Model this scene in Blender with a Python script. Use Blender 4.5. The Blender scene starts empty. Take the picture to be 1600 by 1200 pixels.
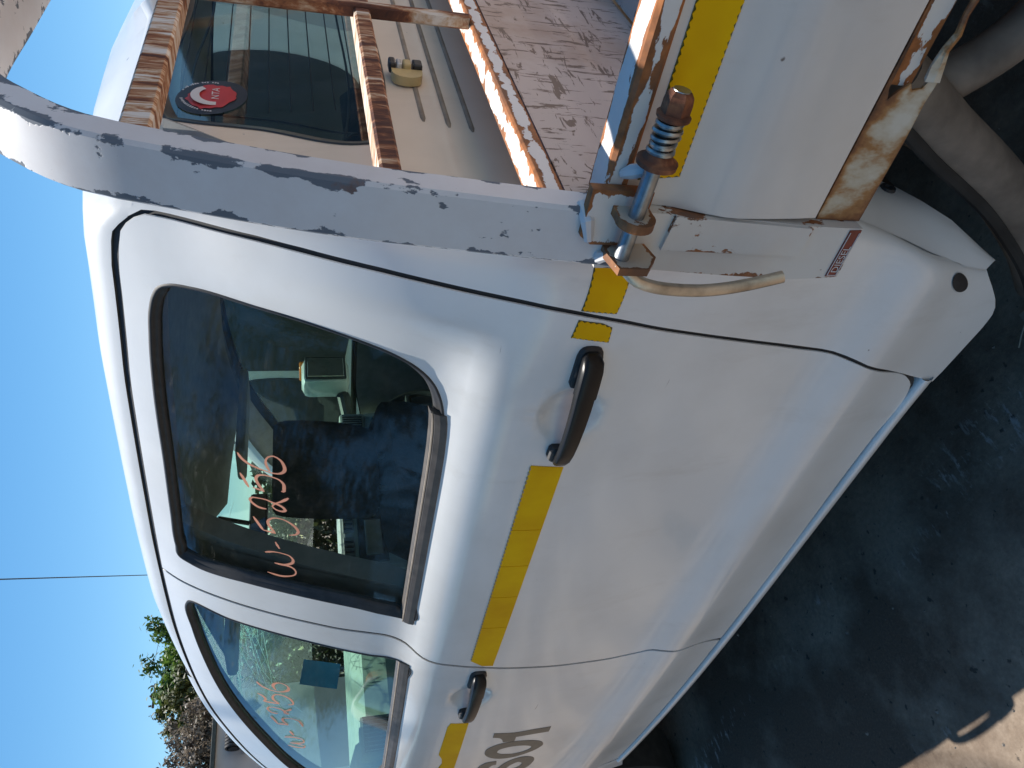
import bpy, bmesh, math, random
import numpy as np
from mathutils import Vector, Matrix
from mathutils.geometry import delaunay_2d_cdt

scene = bpy.context.scene
col = scene.collection
R = math.radians
random.seed(7)

# ------------------------------------------------------------------ camera
# World: +X towards the truck's rear, +Y into the truck, +Z up.  The phone was
# held on its side, so the picture's right edge is the world's "down".
cam = bpy.data.objects.new('camera', bpy.data.cameras.new('camera'))
col.objects.link(cam)
cam.data.sensor_width = 36.0
cam.data.lens = 26.93
cam.data.clip_start = 0.02
cam.data.clip_end = 3000
right = Vector((0.71057902, 0.70346289, -0.01474487))
down = Vector((0.17906591, -0.20106371, -0.96307257))
fwd = Vector((-0.68045047, 0.68169887, -0.26883788))
m = Matrix((down, right, -fwd)).transposed().to_4x4()
m.translation = Vector((0.0, -0.73, 1.44))
cam.matrix_world = m
scene.camera = cam

# ------------------------------------------------------------------ sky, sun, exposure
SUN = Vector((-0.24, 0.276, 1.0)).normalized()
world = bpy.data.worlds.new('World')
scene.world = world
world.use_nodes = True
wn = world.node_tree.nodes
wl = world.node_tree.links
bg = wn['Background']
sky = wn.new('ShaderNodeTexSky')
sky.sky_type = 'NISHITA'
sky.sun_disc = False
sky.sun_elevation = math.asin(SUN.z)
sky.sun_rotation = math.atan2(SUN.x, SUN.y)
sky.air_density = 1.0
sky.dust_density = 0.0
sky.ozone_density = 2.2
hs = wn.new('ShaderNodeHueSaturation')
hs.inputs['Saturation'].default_value = 1.26
hs.inputs['Hue'].default_value = 0.492
wl.new(sky.outputs[0], hs.inputs['Color'])
wl.new(hs.outputs[0], bg.inputs[0])
bg.inputs[1].default_value = 0.079

sun = bpy.data.objects.new('sun', bpy.data.lights.new('sun', 'SUN'))
col.objects.link(sun)
sun.data.energy = 4.4
sun.data.angle = R(0.53)
sun.data.color = (1.0, 0.95, 0.87)
sun.rotation_euler = SUN.to_track_quat('Z', 'Y').to_euler()
sun.location = SUN * 30

scene.view_settings.view_transform = 'Standard'
scene.view_settings.look = 'None'
scene.view_settings.gamma = 1.0
scene.view_settings.exposure = 0.88
scene.cycles.max_bounces = 10
scene.cycles.transparent_max_bounces = 24
scene.cycles.caustics_reflective = False
scene.cycles.caustics_refractive = False

# ------------------------------------------------------------------ materials
MATS = {}

class NT:
    def __init__(self, name):
        self.m = bpy.data.materials.new(name)
        self.m.use_nodes = True
        self.t = self.m.node_tree
        self.b = self.t.nodes['Principled BSDF']
        self.tc = self.t.nodes.new('ShaderNodeTexCoord')
        MATS[name] = self.m
    def n(self, kind, **kw):
        nd = self.t.nodes.new(kind)
        for k, v in kw.items():
            setattr(nd, k, v)
        return nd
    def l(self, a, b):
        self.t.links.new(a, b)
    def mapping(self, scale=(1, 1, 1), rot=(0, 0, 0), src=None):
        mp = self.n('ShaderNodeMapping')
        mp.inputs['Scale'].default_value = scale
        mp.inputs['Rotation'].default_value = rot
        self.l(src or self.tc.outputs['Object'], mp.inputs[0])
        return mp.outputs[0]
    def noise(self, scale, detail=4, rough=0.55, vec=None, dist=0.0):
        nd = self.n('ShaderNodeTexNoise')
        nd.inputs['Scale'].default_value = scale
        nd.inputs['Detail'].default_value = detail
        nd.inputs['Roughness'].default_value = rough
        nd.inputs['Distortion'].default_value = dist
        self.l(vec or self.tc.outputs['Object'], nd.inputs['Vector'])
        return nd.outputs[0]
    def ramp(self, src, stops, interp='LINEAR'):
        nd = self.n('ShaderNodeValToRGB')
        nd.color_ramp.interpolation = interp
        e = nd.color_ramp.elements
        while len(e) < len(stops):
            e.new(0.5)
        for el, (p, c) in zip(e, stops):
            el.position = p
            el.color = (c, c, c, 1) if isinstance(c, (int, float)) else (*c, 1)
        self.l(src, nd.inputs[0])
        return nd.outputs[0]
    def mix(self, fac, a, b):
        nd = self.n('ShaderNodeMix', data_type='RGBA')
        for sock, v in ((nd.inputs[0], fac), (nd.inputs[6], a), (nd.inputs[7], b)):
            if isinstance(v, (int, float)):
                sock.default_value = v
            elif isinstance(v, tuple):
                sock.default_value = (*v, 1)
            else:
                self.l(v, sock)
        return nd.outputs[2]
    def math(self, op, a, b=0.0, c=0.0):
        nd = self.n('ShaderNodeMath', operation=op)
        for sock, v in zip(nd.inputs, (a, b, c)):
            if isinstance(v, (int, float)):
                sock.default_value = v
            else:
                self.l(v, sock)
        return nd.outputs[0]
    def edge(self, radius):
        """1 on the steel section's corners, falling to 0 across its faces (stored on the mesh)."""
        at = self.n('ShaderNodeAttribute', attribute_name='edge')
        return at.outputs['Fac']
    def set(self, base=None, rough=None, metal=None, coat=None, coat_rough=None, spec=None):
        for key, v in (('Base Color', base), ('Roughness', rough), ('Metallic', metal),
                       ('Coat Weight', coat), ('Coat Roughness', coat_rough), ('Specular IOR Level', spec)):
            if v is None:
                continue
            s = self.b.inputs[key]
            if isinstance(v, (int, float)):
                s.default_value = v
            elif isinstance(v, tuple):
                s.default_value = (*v, 1)
            else:
                self.l(v, s)
        return self
    def bump(self, h, strength=0.3, dist=0.002):
        bp = self.n('ShaderNodeBump')
        bp.inputs['Strength'].default_value = strength
        bp.inputs['Distance'].default_value = dist
        self.l(h, bp.inputs['Height'])
        self.l(bp.outputs[0], self.b.inputs['Normal'])
        return self

def plain(name, c, rough=0.5, metal=0.0, var=0.25, scale=30, bump=0.0, coat=0.0):
    """A colour with slight mottling so that no surface is perfectly uniform."""
    k = NT(name)
    nz = k.noise(scale, 5)
    lo = tuple(x * (1 - var) for x in c)
    hi = tuple(min(1, x * (1 + var)) for x in c)
    k.set(k.ramp(nz, [(0.3, lo), (0.7, hi)]), rough, metal, coat)
    if bump:
        k.bump(nz, bump)
    return k.m

def make_paint(name, base, dirt=(0.42, 0.37, 0.30), rough=0.36, coat=0.75, chips=True):
    k = NT(name)
    big = k.ramp(k.noise(2.3, 6, 0.65), [(0.45, 0.0), (0.85, 0.35)])
    c = k.mix(big, base, dirt)
    streak = k.ramp(k.noise(9, 6, 0.7, k.mapping((1, 1, 0.25))), [(0.58, 0.0), (0.9, 0.4)])
    c = k.mix(streak, c, dirt)
    if chips:
        sp = k.noise(46, 2, 0.4, k.mapping((1, 1, 1), (0.3, 0.5, 0.2)))
        spots = k.ramp(sp, [(0.80, 0.0), (0.82, 1.0)])
        c = k.mix(spots, c, (0.12, 0.11, 0.11))
        scr = k.ramp(k.noise(24, 2, 0.5, k.mapping((0.35, 1.0, 2.6), (0, 0.55, 0))), [(0.785, 0.0), (0.80, 0.7)])
        c = k.mix(scr, c, (0.20, 0.20, 0.21))
    r = k.ramp(k.noise(5, 5, 0.6), [(0.3, rough * 0.8), (0.8, rough * 1.5)])
    k.set(c, r, 0.0, coat, 0.10, 0.5)
    k.bump(k.noise(2.0, 2), 0.02, 0.004)
    return k.m

make_paint('white_paint', (0.78, 0.78, 0.77))
make_paint('tray_paint', (0.66, 0.65, 0.63), (0.40, 0.32, 0.22), 0.34, 0.95)
make_paint('dusty_bounce_paint', (0.74, 0.63, 0.51), (0.38, 0.29, 0.20), 0.5, 0.25)  # cab back: dust film, with warm bounced light mixed into the base colour

def make_rust_edged(name, base, chip, rust, edge_r, edge_amt, spot_t, stretch=(1, 1, 1), rust_t=0.62):
    """Painted steel: chips along its edges and in small spots, rust in patches."""
    k = NT(name)
    n1 = k.noise(34, 6, 0.62, k.mapping(stretch))
    ed = k.edge(edge_r)
    score = k.math('ADD', k.math('MULTIPLY', ed, edge_amt), n1)
    em = k.ramp(score, [(0.70, 0.0), (0.72, 1.0)])
    spots = k.ramp(k.noise(22, 5, 0.6, k.mapping(stretch, (0.2, 0.4, 0.1))), [(spot_t, 0.0), (spot_t + 0.015, 1.0)])
    mask = k.math('MAXIMUM', em, spots)
    rmask = k.ramp(k.noise(7, 6, 0.7), [(rust_t, 0.0), (rust_t + 0.12, 1.0)])
    rn = k.ramp(k.noise(60, 5), [(0.3, tuple(x * 0.35 for x in rust)), (0.75, rust)])
    under = k.mix(rmask, chip, rn)
    grime = k.ramp(k.noise(6, 6, 0.7), [(0.4, 0.0), (0.85, 0.55)])
    b2 = k.mix(grime, base, tuple(0.55 * x + 0.45 * y for x, y in zip(base, rust)))
    c = k.mix(mask, b2, under)
    rr = k.ramp(mask, [(0.0, 0.42), (1.0, 0.85)])
    k.set(c, rr, 0.0, 0.15, 0.2)
    inv = k.math('SUBTRACT', 1.0, mask)
    k.bump(k.math('ADD', inv, k.math('MULTIPLY', n1, 0.3)), 0.35, 0.0012)
    return k.m

make_rust_edged('hoop_paint', (0.66, 0.66, 0.67), (0.125, 0.145, 0.175), (0.30, 0.13, 0.06), 0.0, 0.225, 0.68, (1, 1, 0.55), 0.64)
make_rust_edged('rail_paint', (0.72, 0.71, 0.68), (0.20, 0.09, 0.045), (0.48, 0.17, 0.05), 0.0, 0.36, 0.655, (0.5, 1, 1), 0.38)
make_rust_edged('bracket_paint', (0.52, 0.46, 0.38), (0.16, 0.07, 0.035), (0.42, 0.17, 0.06), 0.0, 0.34, 0.58, (1, 1, 1), 0.36)

make_rust_edged('strip_paint', (0.66, 0.64, 0.60), (0.17, 0.085, 0.05), (0.44, 0.17, 0.06), 0.0, 0.17, 0.665, (1, 1, 0.6), 0.45)

def make_streaky_rust(name, base, sh=0.0):
    k = NT(name)
    s = k.noise(16, 7, 0.7, k.mapping((1.0, 4.5, 0.7)), 0.6)
    s2 = k.noise(5, 4, 0.6, k.mapping((1, 1.6, 1)))
    v = k.math('ADD', k.math('MULTIPLY', s, 0.75), k.math('MULTIPLY', s2, 0.3))
    sx = k.n('ShaderNodeSeparateXYZ')
    k.l(k.tc.outputs['Normal'], sx.inputs[0])
    # paint has held on the upper faces
    v = k.math('SUBTRACT', v, k.math('MULTIPLY', k.math('GREATER_THAN', sx.outputs[2], 0.8), 0.11))
    c = k.ramp(v, [(0.40+sh, base), (0.46+sh, (0.46, 0.30, 0.18)), (0.51+sh, (0.27, 0.10, 0.038)), (0.56+sh, (0.11, 0.038, 0.02)), (0.66+sh, (0.04, 0.018, 0.014))])
    k.set(c, k.ramp(v, [(0.4, 0.5), (0.55, 0.88)]), 0.0, 0.05)
    k.bump(v, 0.5, 0.003)
    return k.m
make_streaky_rust('streaked_rust', (0.62, 0.55, 0.47))
make_streaky_rust('half_rusted', (0.64, 0.60, 0.55), 0.055)

def make_scratched(name):
    k = NT(name)
    a = k.noise(20, 6, 0.66, k.mapping((1, 4.4, 0.8), (0.95, 0, 0)), 0.5)
    b = k.noise(16, 6, 0.66, k.mapping((1, 0.9, 5.0), (-0.45, 0, 0)), 0.7)
    sc = k.math('MAXIMUM', k.ramp(a, [(0.575, 0.0), (0.60, 1.0)]), k.ramp(b, [(0.60, 0.0), (0.62, 1.0)]))
    stain = k.ramp(k.noise(4.2, 5, 0.65), [(0.48, 0.0), (0.75, 0.75)])
    base = k.mix(stain, (0.52, 0.42, 0.37), (0.30, 0.16, 0.08))
    c = k.mix(k.math('MULTIPLY', sc, 0.88), base, (0.10, 0.055, 0.035))
    k.set(c, 0.55, 0.0, 0.1)
    k.bump(sc, -0.25, 0.001)
    return k.m
make_scratched('scratched_sheet')

def make_skirt(name):
    k = NT(name)
    n = k.math('ADD', k.noise(9, 6, 0.65, k.mapping((1, 1, 0.6))), k.math('MULTIPLY', k.edge(0), 0.12))
    c = k.ramp(n, [(0.38, (0.62, 0.58, 0.49)), (0.46, (0.52, 0.44, 0.32)), (0.52, (0.36, 0.18, 0.065)), (0.57, (0.22, 0.09, 0.035)), (0.67, (0.05, 0.027, 0.02))])
    k.set(c, 0.6)
    k.bump(n, 0.3, 0.002)
    return k.m
make_skirt('stained_skirt')

def make_rust(name):
    k = NT(name)
    n = k.noise(55, 7, 0.65)
    n2 = k.noise(14, 4, 0.6)
    v = k.math('ADD', k.math('MULTIPLY', n, 0.5), k.math('MULTIPLY', n2, 0.5))
    k.set(k.ramp(v, [(0.36, (0.055, 0.022, 0.015)), (0.5, (0.19, 0.065, 0.03)), (0.62, (0.36, 0.145, 0.06)), (0.75, (0.42, 0.26, 0.16))]), 0.85)
    k.bump(v, 0.6, 0.003)
    return k.m
make_rust('rust')

def make_glass(name, tint, refl):
    """Thin automotive glass: tinted see-through plus a mirror layer that grows towards grazing."""
    k = NT(name)
    t = k.t
    out = t.nodes['Material Output']
    t.nodes.remove(k.b)
    lw = k.n('ShaderNodeLayerWeight')
    lw.inputs[0].default_value = 0.5
    f5 = k.math('POWER', lw.outputs['Facing'], 4.0)
    fac = k.math('ADD', refl, k.math('MULTIPLY', f5, 1.0 - refl))
    tr = k.n('ShaderNodeBsdfTransparent')
    tr.inputs[0].default_value = (*tint, 1)
    gl = k.n('ShaderNodeBsdfGlossy')
    gl.inputs['Roughness'].default_value = 0.05
    gl.inputs['Color'].default_value = (0.95, 0.97, 1.0, 1)
    ms = k.n('ShaderNodeMixShader')
    k.l(fac, ms.inputs[0]); k.l(tr.outputs[0], ms.inputs[1]); k.l(gl.outputs[0], ms.inputs[2])
    df = k.n('ShaderNodeBsdfDiffuse')
    df.inputs[0].default_value = (0.5, 0.47, 0.42, 1)
    dm = k.ramp(k.noise(24, 6, 0.7), [(0.45, 0.004), (0.8, 0.03)])
    m2 = k.n('ShaderNodeMixShader')
    k.l(dm, m2.inputs[0]); k.l(ms.outputs[0], m2.inputs[1]); k.l(df.outputs[0], m2.inputs[2])
    k.l(m2.outputs[0], out.inputs[0])
    return k.m
make_glass('green_glass', (0.46, 0.68, 0.57), 0.035)
make_glass('privacy_glass', (0.78, 0.85, 0.81), 0.05)
make_glass('rear_glass', (0.60, 0.76, 0.74), 0.06)
make_glass('clear_glass', (0.72, 0.90, 0.83), 0.05)

plain('black_rubber', (0.022, 0.022, 0.024), 0.55, var=0.4, scale=60, bump=0.05)
plain('door_jamb', (0.30, 0.30, 0.30), 0.6)
plain('gap_seal', (0.025, 0.025, 0.027), 0.7)
plain('grey_seal', (0.16, 0.165, 0.17), 0.6)
plain('weathered_trim', (0.075, 0.066, 0.06), 0.45, var=0.3, scale=40)
plain('trim_edge', (0.30, 0.25, 0.20), 0.5)
plain('handle_plastic', (0.006, 0.006, 0.007), 0.33, var=0.2, scale=80).node_tree.nodes['Principled BSDF'].inputs['Specular IOR Level'].default_value = 0.3
plain('seat_fabric', (0.028, 0.030, 0.032), 0.95, var=0.4, scale=120, bump=0.2)
plain('dash_plastic', (0.44, 0.45, 0.43), 0.6, var=0.12, scale=25)
plain('grey_plastic', (0.24, 0.24, 0.23), 0.6, var=0.15)
plain('dark_plastic', (0.02, 0.021, 0.023), 0.4, var=0.2)
plain('headliner', (0.40, 0.39, 0.36), 0.95, var=0.1)
plain('chrome_dull', (0.55, 0.56, 0.57), 0.28, 1.0, var=0.15)
plain('pin_steel', (0.32, 0.34, 0.36), 0.42, 1.0, var=0.35, scale=45, bump=0.1)
plain('zinc_rod', (0.48, 0.43, 0.36), 0.38, 1.0, var=0.35, scale=40, bump=0.15)
plain('spring_steel', (0.36, 0.36, 0.35), 0.4, 1.0, var=0.4, scale=90)
NTy = NT('yellow_tape')
NTy.set(NTy.ramp(NTy.noise(9, 4), [(0.3, (0.72, 0.36, 0.001)), (0.7, (0.86, 0.52, 0.001))]), 0.6, 0.0, 0.0, None, 0.15)
plain('tape_edge', (0.09, 0.085, 0.01), 0.5)
plain('taupe_vinyl', (0.20, 0.165, 0.125), 0.5, var=0.1)
plain('paint_pen', (0.78, 0.33, 0.20), 0.55, var=0.12)
plain('sticker_red', (0.50, 0.035, 0.03), 0.45, var=0.1)
plain('sticker_black', (0.022, 0.024, 0.03), 0.45)
plain('sticker_white', (0.62, 0.62, 0.62), 0.5, var=0.05)
plain('diesel_red', (0.24, 0.05, 0.03), 0.55, var=0.3)
plain('lamp_yellowed', (0.55, 0.42, 0.20), 0.45, var=0.15)
plain('lamp_lens', (0.55, 0.56, 0.55), 0.15, var=0.3, coat=0.6)
plain('blue_paper', (0.03, 0.16, 0.36), 0.75, var=0.1)
plain('crack_glass', (0.75, 0.92, 0.86), 0.2, var=0.1)
plain('heater_line', (0.03, 0.015, 0.01), 0.6)
plain('amber_lens', (0.75, 0.20, 0.02), 0.2, coat=0.6)
plain('mirror_silver', (0.85, 0.86, 0.87), 0.02, 1.0, var=0.02)
plain('dusty_steel', (0.165, 0.135, 0.11), 0.7, var=0.4, scale=16, bump=0.2)
plain('chassis_black', (0.02, 0.019, 0.018), 0.8, var=0.5, scale=12)
plain('tyre_rubber', (0.03, 0.028, 0.026), 0.9, var=0.35, scale=30, bump=0.2)
plain('wheel_steel', (0.35, 0.35, 0.35), 0.45, 0.7)
plain('bare_white', (0.72, 0.73, 0.74), 0.4, var=0.08)
plain('shed_grey', (0.44, 0.42, 0.41), 0.6, var=0.1, scale=3)
plain('shed_trim', (0.03, 0.04, 0.035), 0.5)
plain('timber_pole', (0.11, 0.085, 0.06), 0.9, var=0.35)
plain('cable_black', (0.02, 0.02, 0.022), 0.6)
plain('porcelain', (0.10, 0.08, 0.07), 0.3)
plain('bark', (0.075, 0.058, 0.045), 0.95, var=0.45, scale=9, bump=0.6)
plain('rib_shade', (0.27, 0.22, 0.17), 0.7)  # shadow lines of the pressed ribs, painted as a darker colour
plain('dry_leaf', (0.30, 0.26, 0.21), 0.9, var=0.3)
plain('stone', (0.16, 0.14, 0.125), 0.9, var=0.4)
plain('container_blue', (0.03, 0.085, 0.16), 0.6, var=0.2, scale=4)
plain('floor_mat', (0.05, 0.05, 0.05), 0.95)
plain('galvanised', (0.42, 0.44, 0.46), 0.45, 0.8, var=0.2)

def make_leaf(name, a, b):
    k = NT(name)
    n = k.noise(1.6, 3)
    at = k.n('ShaderNodeAttribute', attribute_name='tone')
    v = k.math('ADD', k.math('MULTIPLY', n, 0.45), k.math('MULTIPLY', at.outputs['Fac'], 0.55))
    k.set(k.ramp(v, [(0.25, a), (0.75, b)]), 0.55)
    k.b.inputs['Subsurface Weight'].default_value = 0.0
    tl = k.n('ShaderNodeBsdfTranslucent')
    k.l(k.ramp(v, [(0.25, tuple(x * 1.1 for x in a)), (0.75, tuple(x * 1.2 for x in b))]), tl.inputs[0])
    ms = k.n('ShaderNodeMixShader')
    ms.inputs[0].default_value = 0.3
    k.l(k.b.outputs[0], ms.inputs[1]); k.l(tl.outputs[0], ms.inputs[2])
    k.l(ms.outputs[0], k.t.nodes['Material Output'].inputs[0])
    return k.m
make_leaf('leaf_green', (0.035, 0.080, 0.012), (0.13, 0.22, 0.035))
make_leaf('leaf_olive', (0.040, 0.055, 0.016), (0.13, 0.14, 0.045))
make_leaf('leaf_dry', (0.10, 0.085, 0.065), (0.24, 0.20, 0.16))
make_leaf('leaf_dark', (0.018, 0.030, 0.010), (0.06, 0.085, 0.025))

def make_ground():
    k = NT('ground_concrete')
    fine = k.noise(70, 8, 0.7)
    mid = k.noise(3.2, 7, 0.7)
    c = k.ramp(fine, [(0.3, (0.19, 0.145, 0.105)), (0.55, (0.275, 0.215, 0.16)), (0.8, (0.36, 0.295, 0.23))])
    c = k.mix(k.ramp(mid, [(0.42, 0.0), (0.75, 0.55)]), c, (0.145, 0.12, 0.10))
    oil = k.ramp(k.noise(1.9, 6, 0.62, k.mapping((1, 1, 1), (0, 0, 0.6))), [(0.40, 0.0), (0.56, 0.9)])
    oc = k.ramp(k.noise(150, 4, 0.7), [(0.3, (0.056, 0.034, 0.022)), (0.6, (0.092, 0.059, 0.039)), (0.75, (0.17, 0.125, 0.092))])
    c = k.mix(oil, c, oc)
    pits = k.ramp(k.noise(34, 3, 0.5), [(0.66, 0.0), (0.70, 0.8)])
    c = k.mix(pits, c, (0.025, 0.02, 0.017))
    ch = k.noise(42, 5, 0.7, k.mapping((1, 0.35, 1), (0, 0, 0.25)))
    cl = k.noise(2.4, 3, 0.5, k.mapping((0.35, 2.2, 1), (0, 0, 0.1)))
    chalk = k.math('MULTIPLY', k.ramp(ch, [(0.55, 0.0), (0.62, 1.0)]), k.ramp(cl, [(0.57, 0.0), (0.64, 0.6)]))
    c = k.mix(chalk, c, (0.42, 0.41, 0.40))
    k.set(c, 0.9)
    k.bump(fine, 0.5, 0.004)
    return k.m
make_ground()
M = MATS

# ------------------------------------------------------------------ mesh helpers
W2 = 1.74                     # cab width; the far side is y -> W2 - y

def obj(name, verts, faces, mat, parent=None, smooth=False, mirror=False):
    if mirror:
        verts = [(v[0], W2 - v[1], v[2]) for v in verts]
        faces = [tuple(reversed(f)) for f in faces]
    me = bpy.data.meshes.new(name)
    me.from_pydata([tuple(v) for v in verts], [], faces)
    me.materials.append(M[mat])
    if smooth:
        me.polygons.foreach_set('use_smooth', [True] * len(me.polygons))
    me.update()
    o = bpy.data.objects.new(name, me)
    col.objects.link(o)
    if parent is not None:
        o.parent = parent
        if parent.type == 'EMPTY':
            o.matrix_parent_inverse = Matrix.Translation(-parent.location)
    return o

def thing(name, label, cat, loc=(0, 0, 0), group=None):
    o = bpy.data.objects.new(name, None)
    col.objects.link(o)
    o.location = loc
    o.empty_display_size = 0.2
    return tag(o, label, cat, group)

def tag(o, label, cat, group=None):
    o['label'] = label
    o['category'] = cat
    if group:
        o['group'] = group
    return o

class MB:
    """Collects shapes that belong to ONE part."""
    def __init__(self):
        self.v = []; self.f = []
    def add(self, v, f):
        k = len(self.v)
        self.v += [tuple(p) for p in v]
        self.f += [tuple(i + k for i in q) for q in f]
        return self
    def box(self, a, b, bev=0.0):
        bm = bmesh.new()
        bmesh.ops.create_cube(bm, size=1)
        for v in bm.verts:
            v.co = Vector([(a[i] + b[i]) / 2 + v.co[i] * (b[i] - a[i]) for i in range(3)])
        if bev:
            bmesh.ops.bevel(bm, geom=bm.edges[:], offset=bev, segments=2, affect='EDGES', profile=0.5)
        bm.verts.index_update()
        self.add([v.co[:] for v in bm.verts], [[v.index for v in f.verts] for f in bm.faces])
        bm.free()
        return self
    def tube(self, pts, rad, seg=10, cap=True):
        pts = [Vector(p) for p in pts]
        n = len(pts)
        rads = rad if isinstance(rad, (list, tuple)) else [rad] * n
        t0 = (pts[1] - pts[0]).normalized()
        ref = Vector((0, 0, 1)) if abs(t0.z) < 0.9 else Vector((1, 0, 0))
        nrm = t0.cross(ref).normalized()
        v = []; f = []
        for i, p in enumerate(pts):
            t = (pts[min(i + 1, n - 1)] - pts[max(i - 1, 0)]).normalized()
            nrm = (nrm - t * nrm.dot(t)).normalized()
            b = t.cross(nrm)
            for s in range(seg):
                a = 2 * math.pi * s / seg
                v.append(p + (nrm * math.cos(a) + b * math.sin(a)) * rads[i])
        for i in range(n - 1):
            for s in range(seg):
                q = (s + 1) % seg
                f.append((i * seg + s, i * seg + q, (i + 1) * seg + q, (i + 1) * seg + s))
        if cap:
            f.append(tuple(reversed(range(seg))))
            f.append(tuple((n - 1) * seg + s for s in range(seg)))
        return self.add(v, f)
    def disc_stack(self, origin, axis, prof, seg=20, squash=1.0):
        """Lathe: prof = [(distance along axis, radius)]"""
        o = Vector(origin); ax = Vector(axis).normalized()
        ref = Vector((0, 0, 1)) if abs(ax.z) < 0.9 else Vector((1, 0, 0))
        u = ax.cross(ref).normalized(); w = ax.cross(u)
        v = []; f = []
        for d, r in prof:
            for s in range(seg):
                a = 2 * math.pi * s / seg
                v.append(o + ax * d + (u * math.cos(a) + w * math.sin(a) * squash) * r)
        for i in range(len(prof) - 1):
            for s in range(seg):
                q = (s + 1) % seg
                f.append((i * seg + s, i * seg + q, (i + 1) * seg + q, (i + 1) * seg + s))
        f.append(tuple(reversed(range(seg))))
        f.append(tuple((len(prof) - 1) * seg + s for s in range(seg)))
        return self.add(v, f)
    def prism(self, poly, axis, a, b):
        """poly: 2D outline; axis 'x','y','z' = extrusion direction from a to b."""
        def P(p, d):
            return {'x': (d, p[0], p[1]), 'y': (p[0], d, p[1]), 'z': (p[0], p[1], d)}[axis]
        n = len(poly)
        v = [P(p, a) for p in poly] + [P(p, b) for p in poly]
        f = [tuple(range(n)), tuple(reversed(range(n, 2 * n)))]
        f += [(i, (i + 1) % n, (i + 1) % n + n, i + n) for i in range(n)]
        return self.add(v, f)
    def build(self, name, mat, parent=None, smooth=False, mirror=False):
        o = obj(name, self.v, self.f, mat, parent, smooth, mirror)
        bm = bmesh.new(); bm.from_mesh(o.data)
        bmesh.ops.recalc_face_normals(bm, faces=bm.faces)
        if smooth:
            for e in bm.edges:
                if len(e.link_faces) == 2 and e.calc_face_angle(0) > 0.6:
                    e.smooth = False
        bm.to_mesh(o.data); bm.free()
        return o

def smooth_loop(pts, closed=True, step=0.012, corner=35):
    """Catmull-Rom resampling that keeps marked corners: a point given with a third item True stays sharp."""
    n = len(pts); out = []
    P = [Vector(p[:2]) for p in pts]
    sharp = [len(p) > 2 and bool(p[2]) for p in pts]
    rng = range(n if closed else n - 1)
    for i in rng:
        p1, p2 = P[i], P[(i + 1) % n]
        p0 = P[i - 1] if (closed or i > 0) else p1
        p3 = P[(i + 2) % n] if (closed or i + 2 < n) else p2
        if sharp[i]: p0 = p1 * 2 - p2
        if sharp[(i + 1) % n]: p3 = p2 * 2 - p1
        L = (p2 - p1).length
        k = max(1, int(L / step))
        d01 = max((p1 - p0).length, 1e-6); d12 = max(L, 1e-6); d23 = max((p3 - p2).length, 1e-6)
        m1 = ((p1 - p0) / d01 * d12 + (p2 - p1) / d12 * d01) / (d01 + d12) * d12
        m2 = ((p2 - p1) / d12 * d23 + (p3 - p2) / d23 * d12) / (d12 + d23) * d12
        for j in range(k):
            t = j / k
            q = (2*t**3-3*t*t+1)*p1 + (t**3-2*t*t+t)*m1 + (3*t*t-2*t**3)*p2 + (t**3-t*t)*m2
            out.append((q.x, q.y))
    if not closed:
        out.append(tuple(P[-1]))
    return out

def area(poly):
    return sum(a[0]*b[1]-b[0]*a[1] for a, b in zip(poly, poly[1:]+poly[:1])) / 2

def inset(poly, d):
    """Move a closed outline inwards by d (a number, or a function of the point)."""
    s = 1 if area(poly) > 0 else -1
    n = len(poly); out = []
    for i in range(n):
        a = Vector(poly[i-1]); b = Vector(poly[i]); c = Vector(poly[(i+1) % n])
        e1 = (b-a).normalized(); e2 = (c-b).normalized()
        n1 = Vector((-e1.y, e1.x))*s; n2 = Vector((-e2.y, e2.x))*s
        nn = n1+n2
        if nn.length < 1e-6: nn = n1
        nn = nn/max(nn.dot(n1), 0.5)
        dd = d(b) if callable(d) else d
        q = b+nn*dd
        out.append((q.x, q.y))
    return out

def in_poly(pts, poly):
    x = pts[:, 0]; y = pts[:, 1]
    r = np.zeros(len(pts), bool)
    px = np.array(poly); qx = np.roll(px, -1, 0)
    for (x1, y1), (x2, y2) in zip(px, qx):
        if y1 == y2: continue
        c = ((y1 > y) != (y2 > y)) & (x < (x2-x1)*(y-y1)/(y2-y1)+x1)
        r ^= c
    return r

def sheet(outline, holes=(), step=0.02, extra=()):
    """Triangulates a flat outline with holes, with a regular set of inner points."""
    loops = [list(outline)]+[list(h) for h in holes]
    allp = [p for l in loops for p in l]
    A = np.array(allp)
    lo = A.min(0); hi = A.max(0)
    gx, gy = np.meshgrid(np.arange(lo[0]+step/2, hi[0], step), np.arange(lo[1]+step/2, hi[1], step))
    G = np.stack([gx.ravel(), gy.ravel()], 1)
    if len(extra): G = np.concatenate([G, np.array(extra)])
    ok = in_poly(G, loops[0])
    for h in loops[1:]: ok &= ~in_poly(G, h)
    G = G[ok]
    if len(G):
        d = np.full(len(G), 9.0)
        for p in A: d = np.minimum(d, np.hypot(G[:, 0]-p[0], G[:, 1]-p[1]))
        G = G[d > step*0.35]
    edges = []; k = 0
    for l in loops:
        edges += [(k+i, k+(i+1) % len(l)) for i in range(len(l))]; k += len(l)
    vs = [Vector((p[0], p[1])) for p in allp]+[Vector((float(p[0]), float(p[1]))) for p in G]
    r = delaunay_2d_cdt(vs, edges, [], 0, 1e-6)
    V = [(v.x, v.y) for v in r[0]]
    F = [tuple(f) for f in r[2]]
    cen = np.array([[sum(V[i][0] for i in f)/3, sum(V[i][1] for i in f)/3] for f in F])
    ok = in_poly(cen, loops[0])
    for h in loops[1:]: ok &= ~in_poly(cen, h)
    return V, [f for f, o in zip(F, ok) if o], loops

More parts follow.
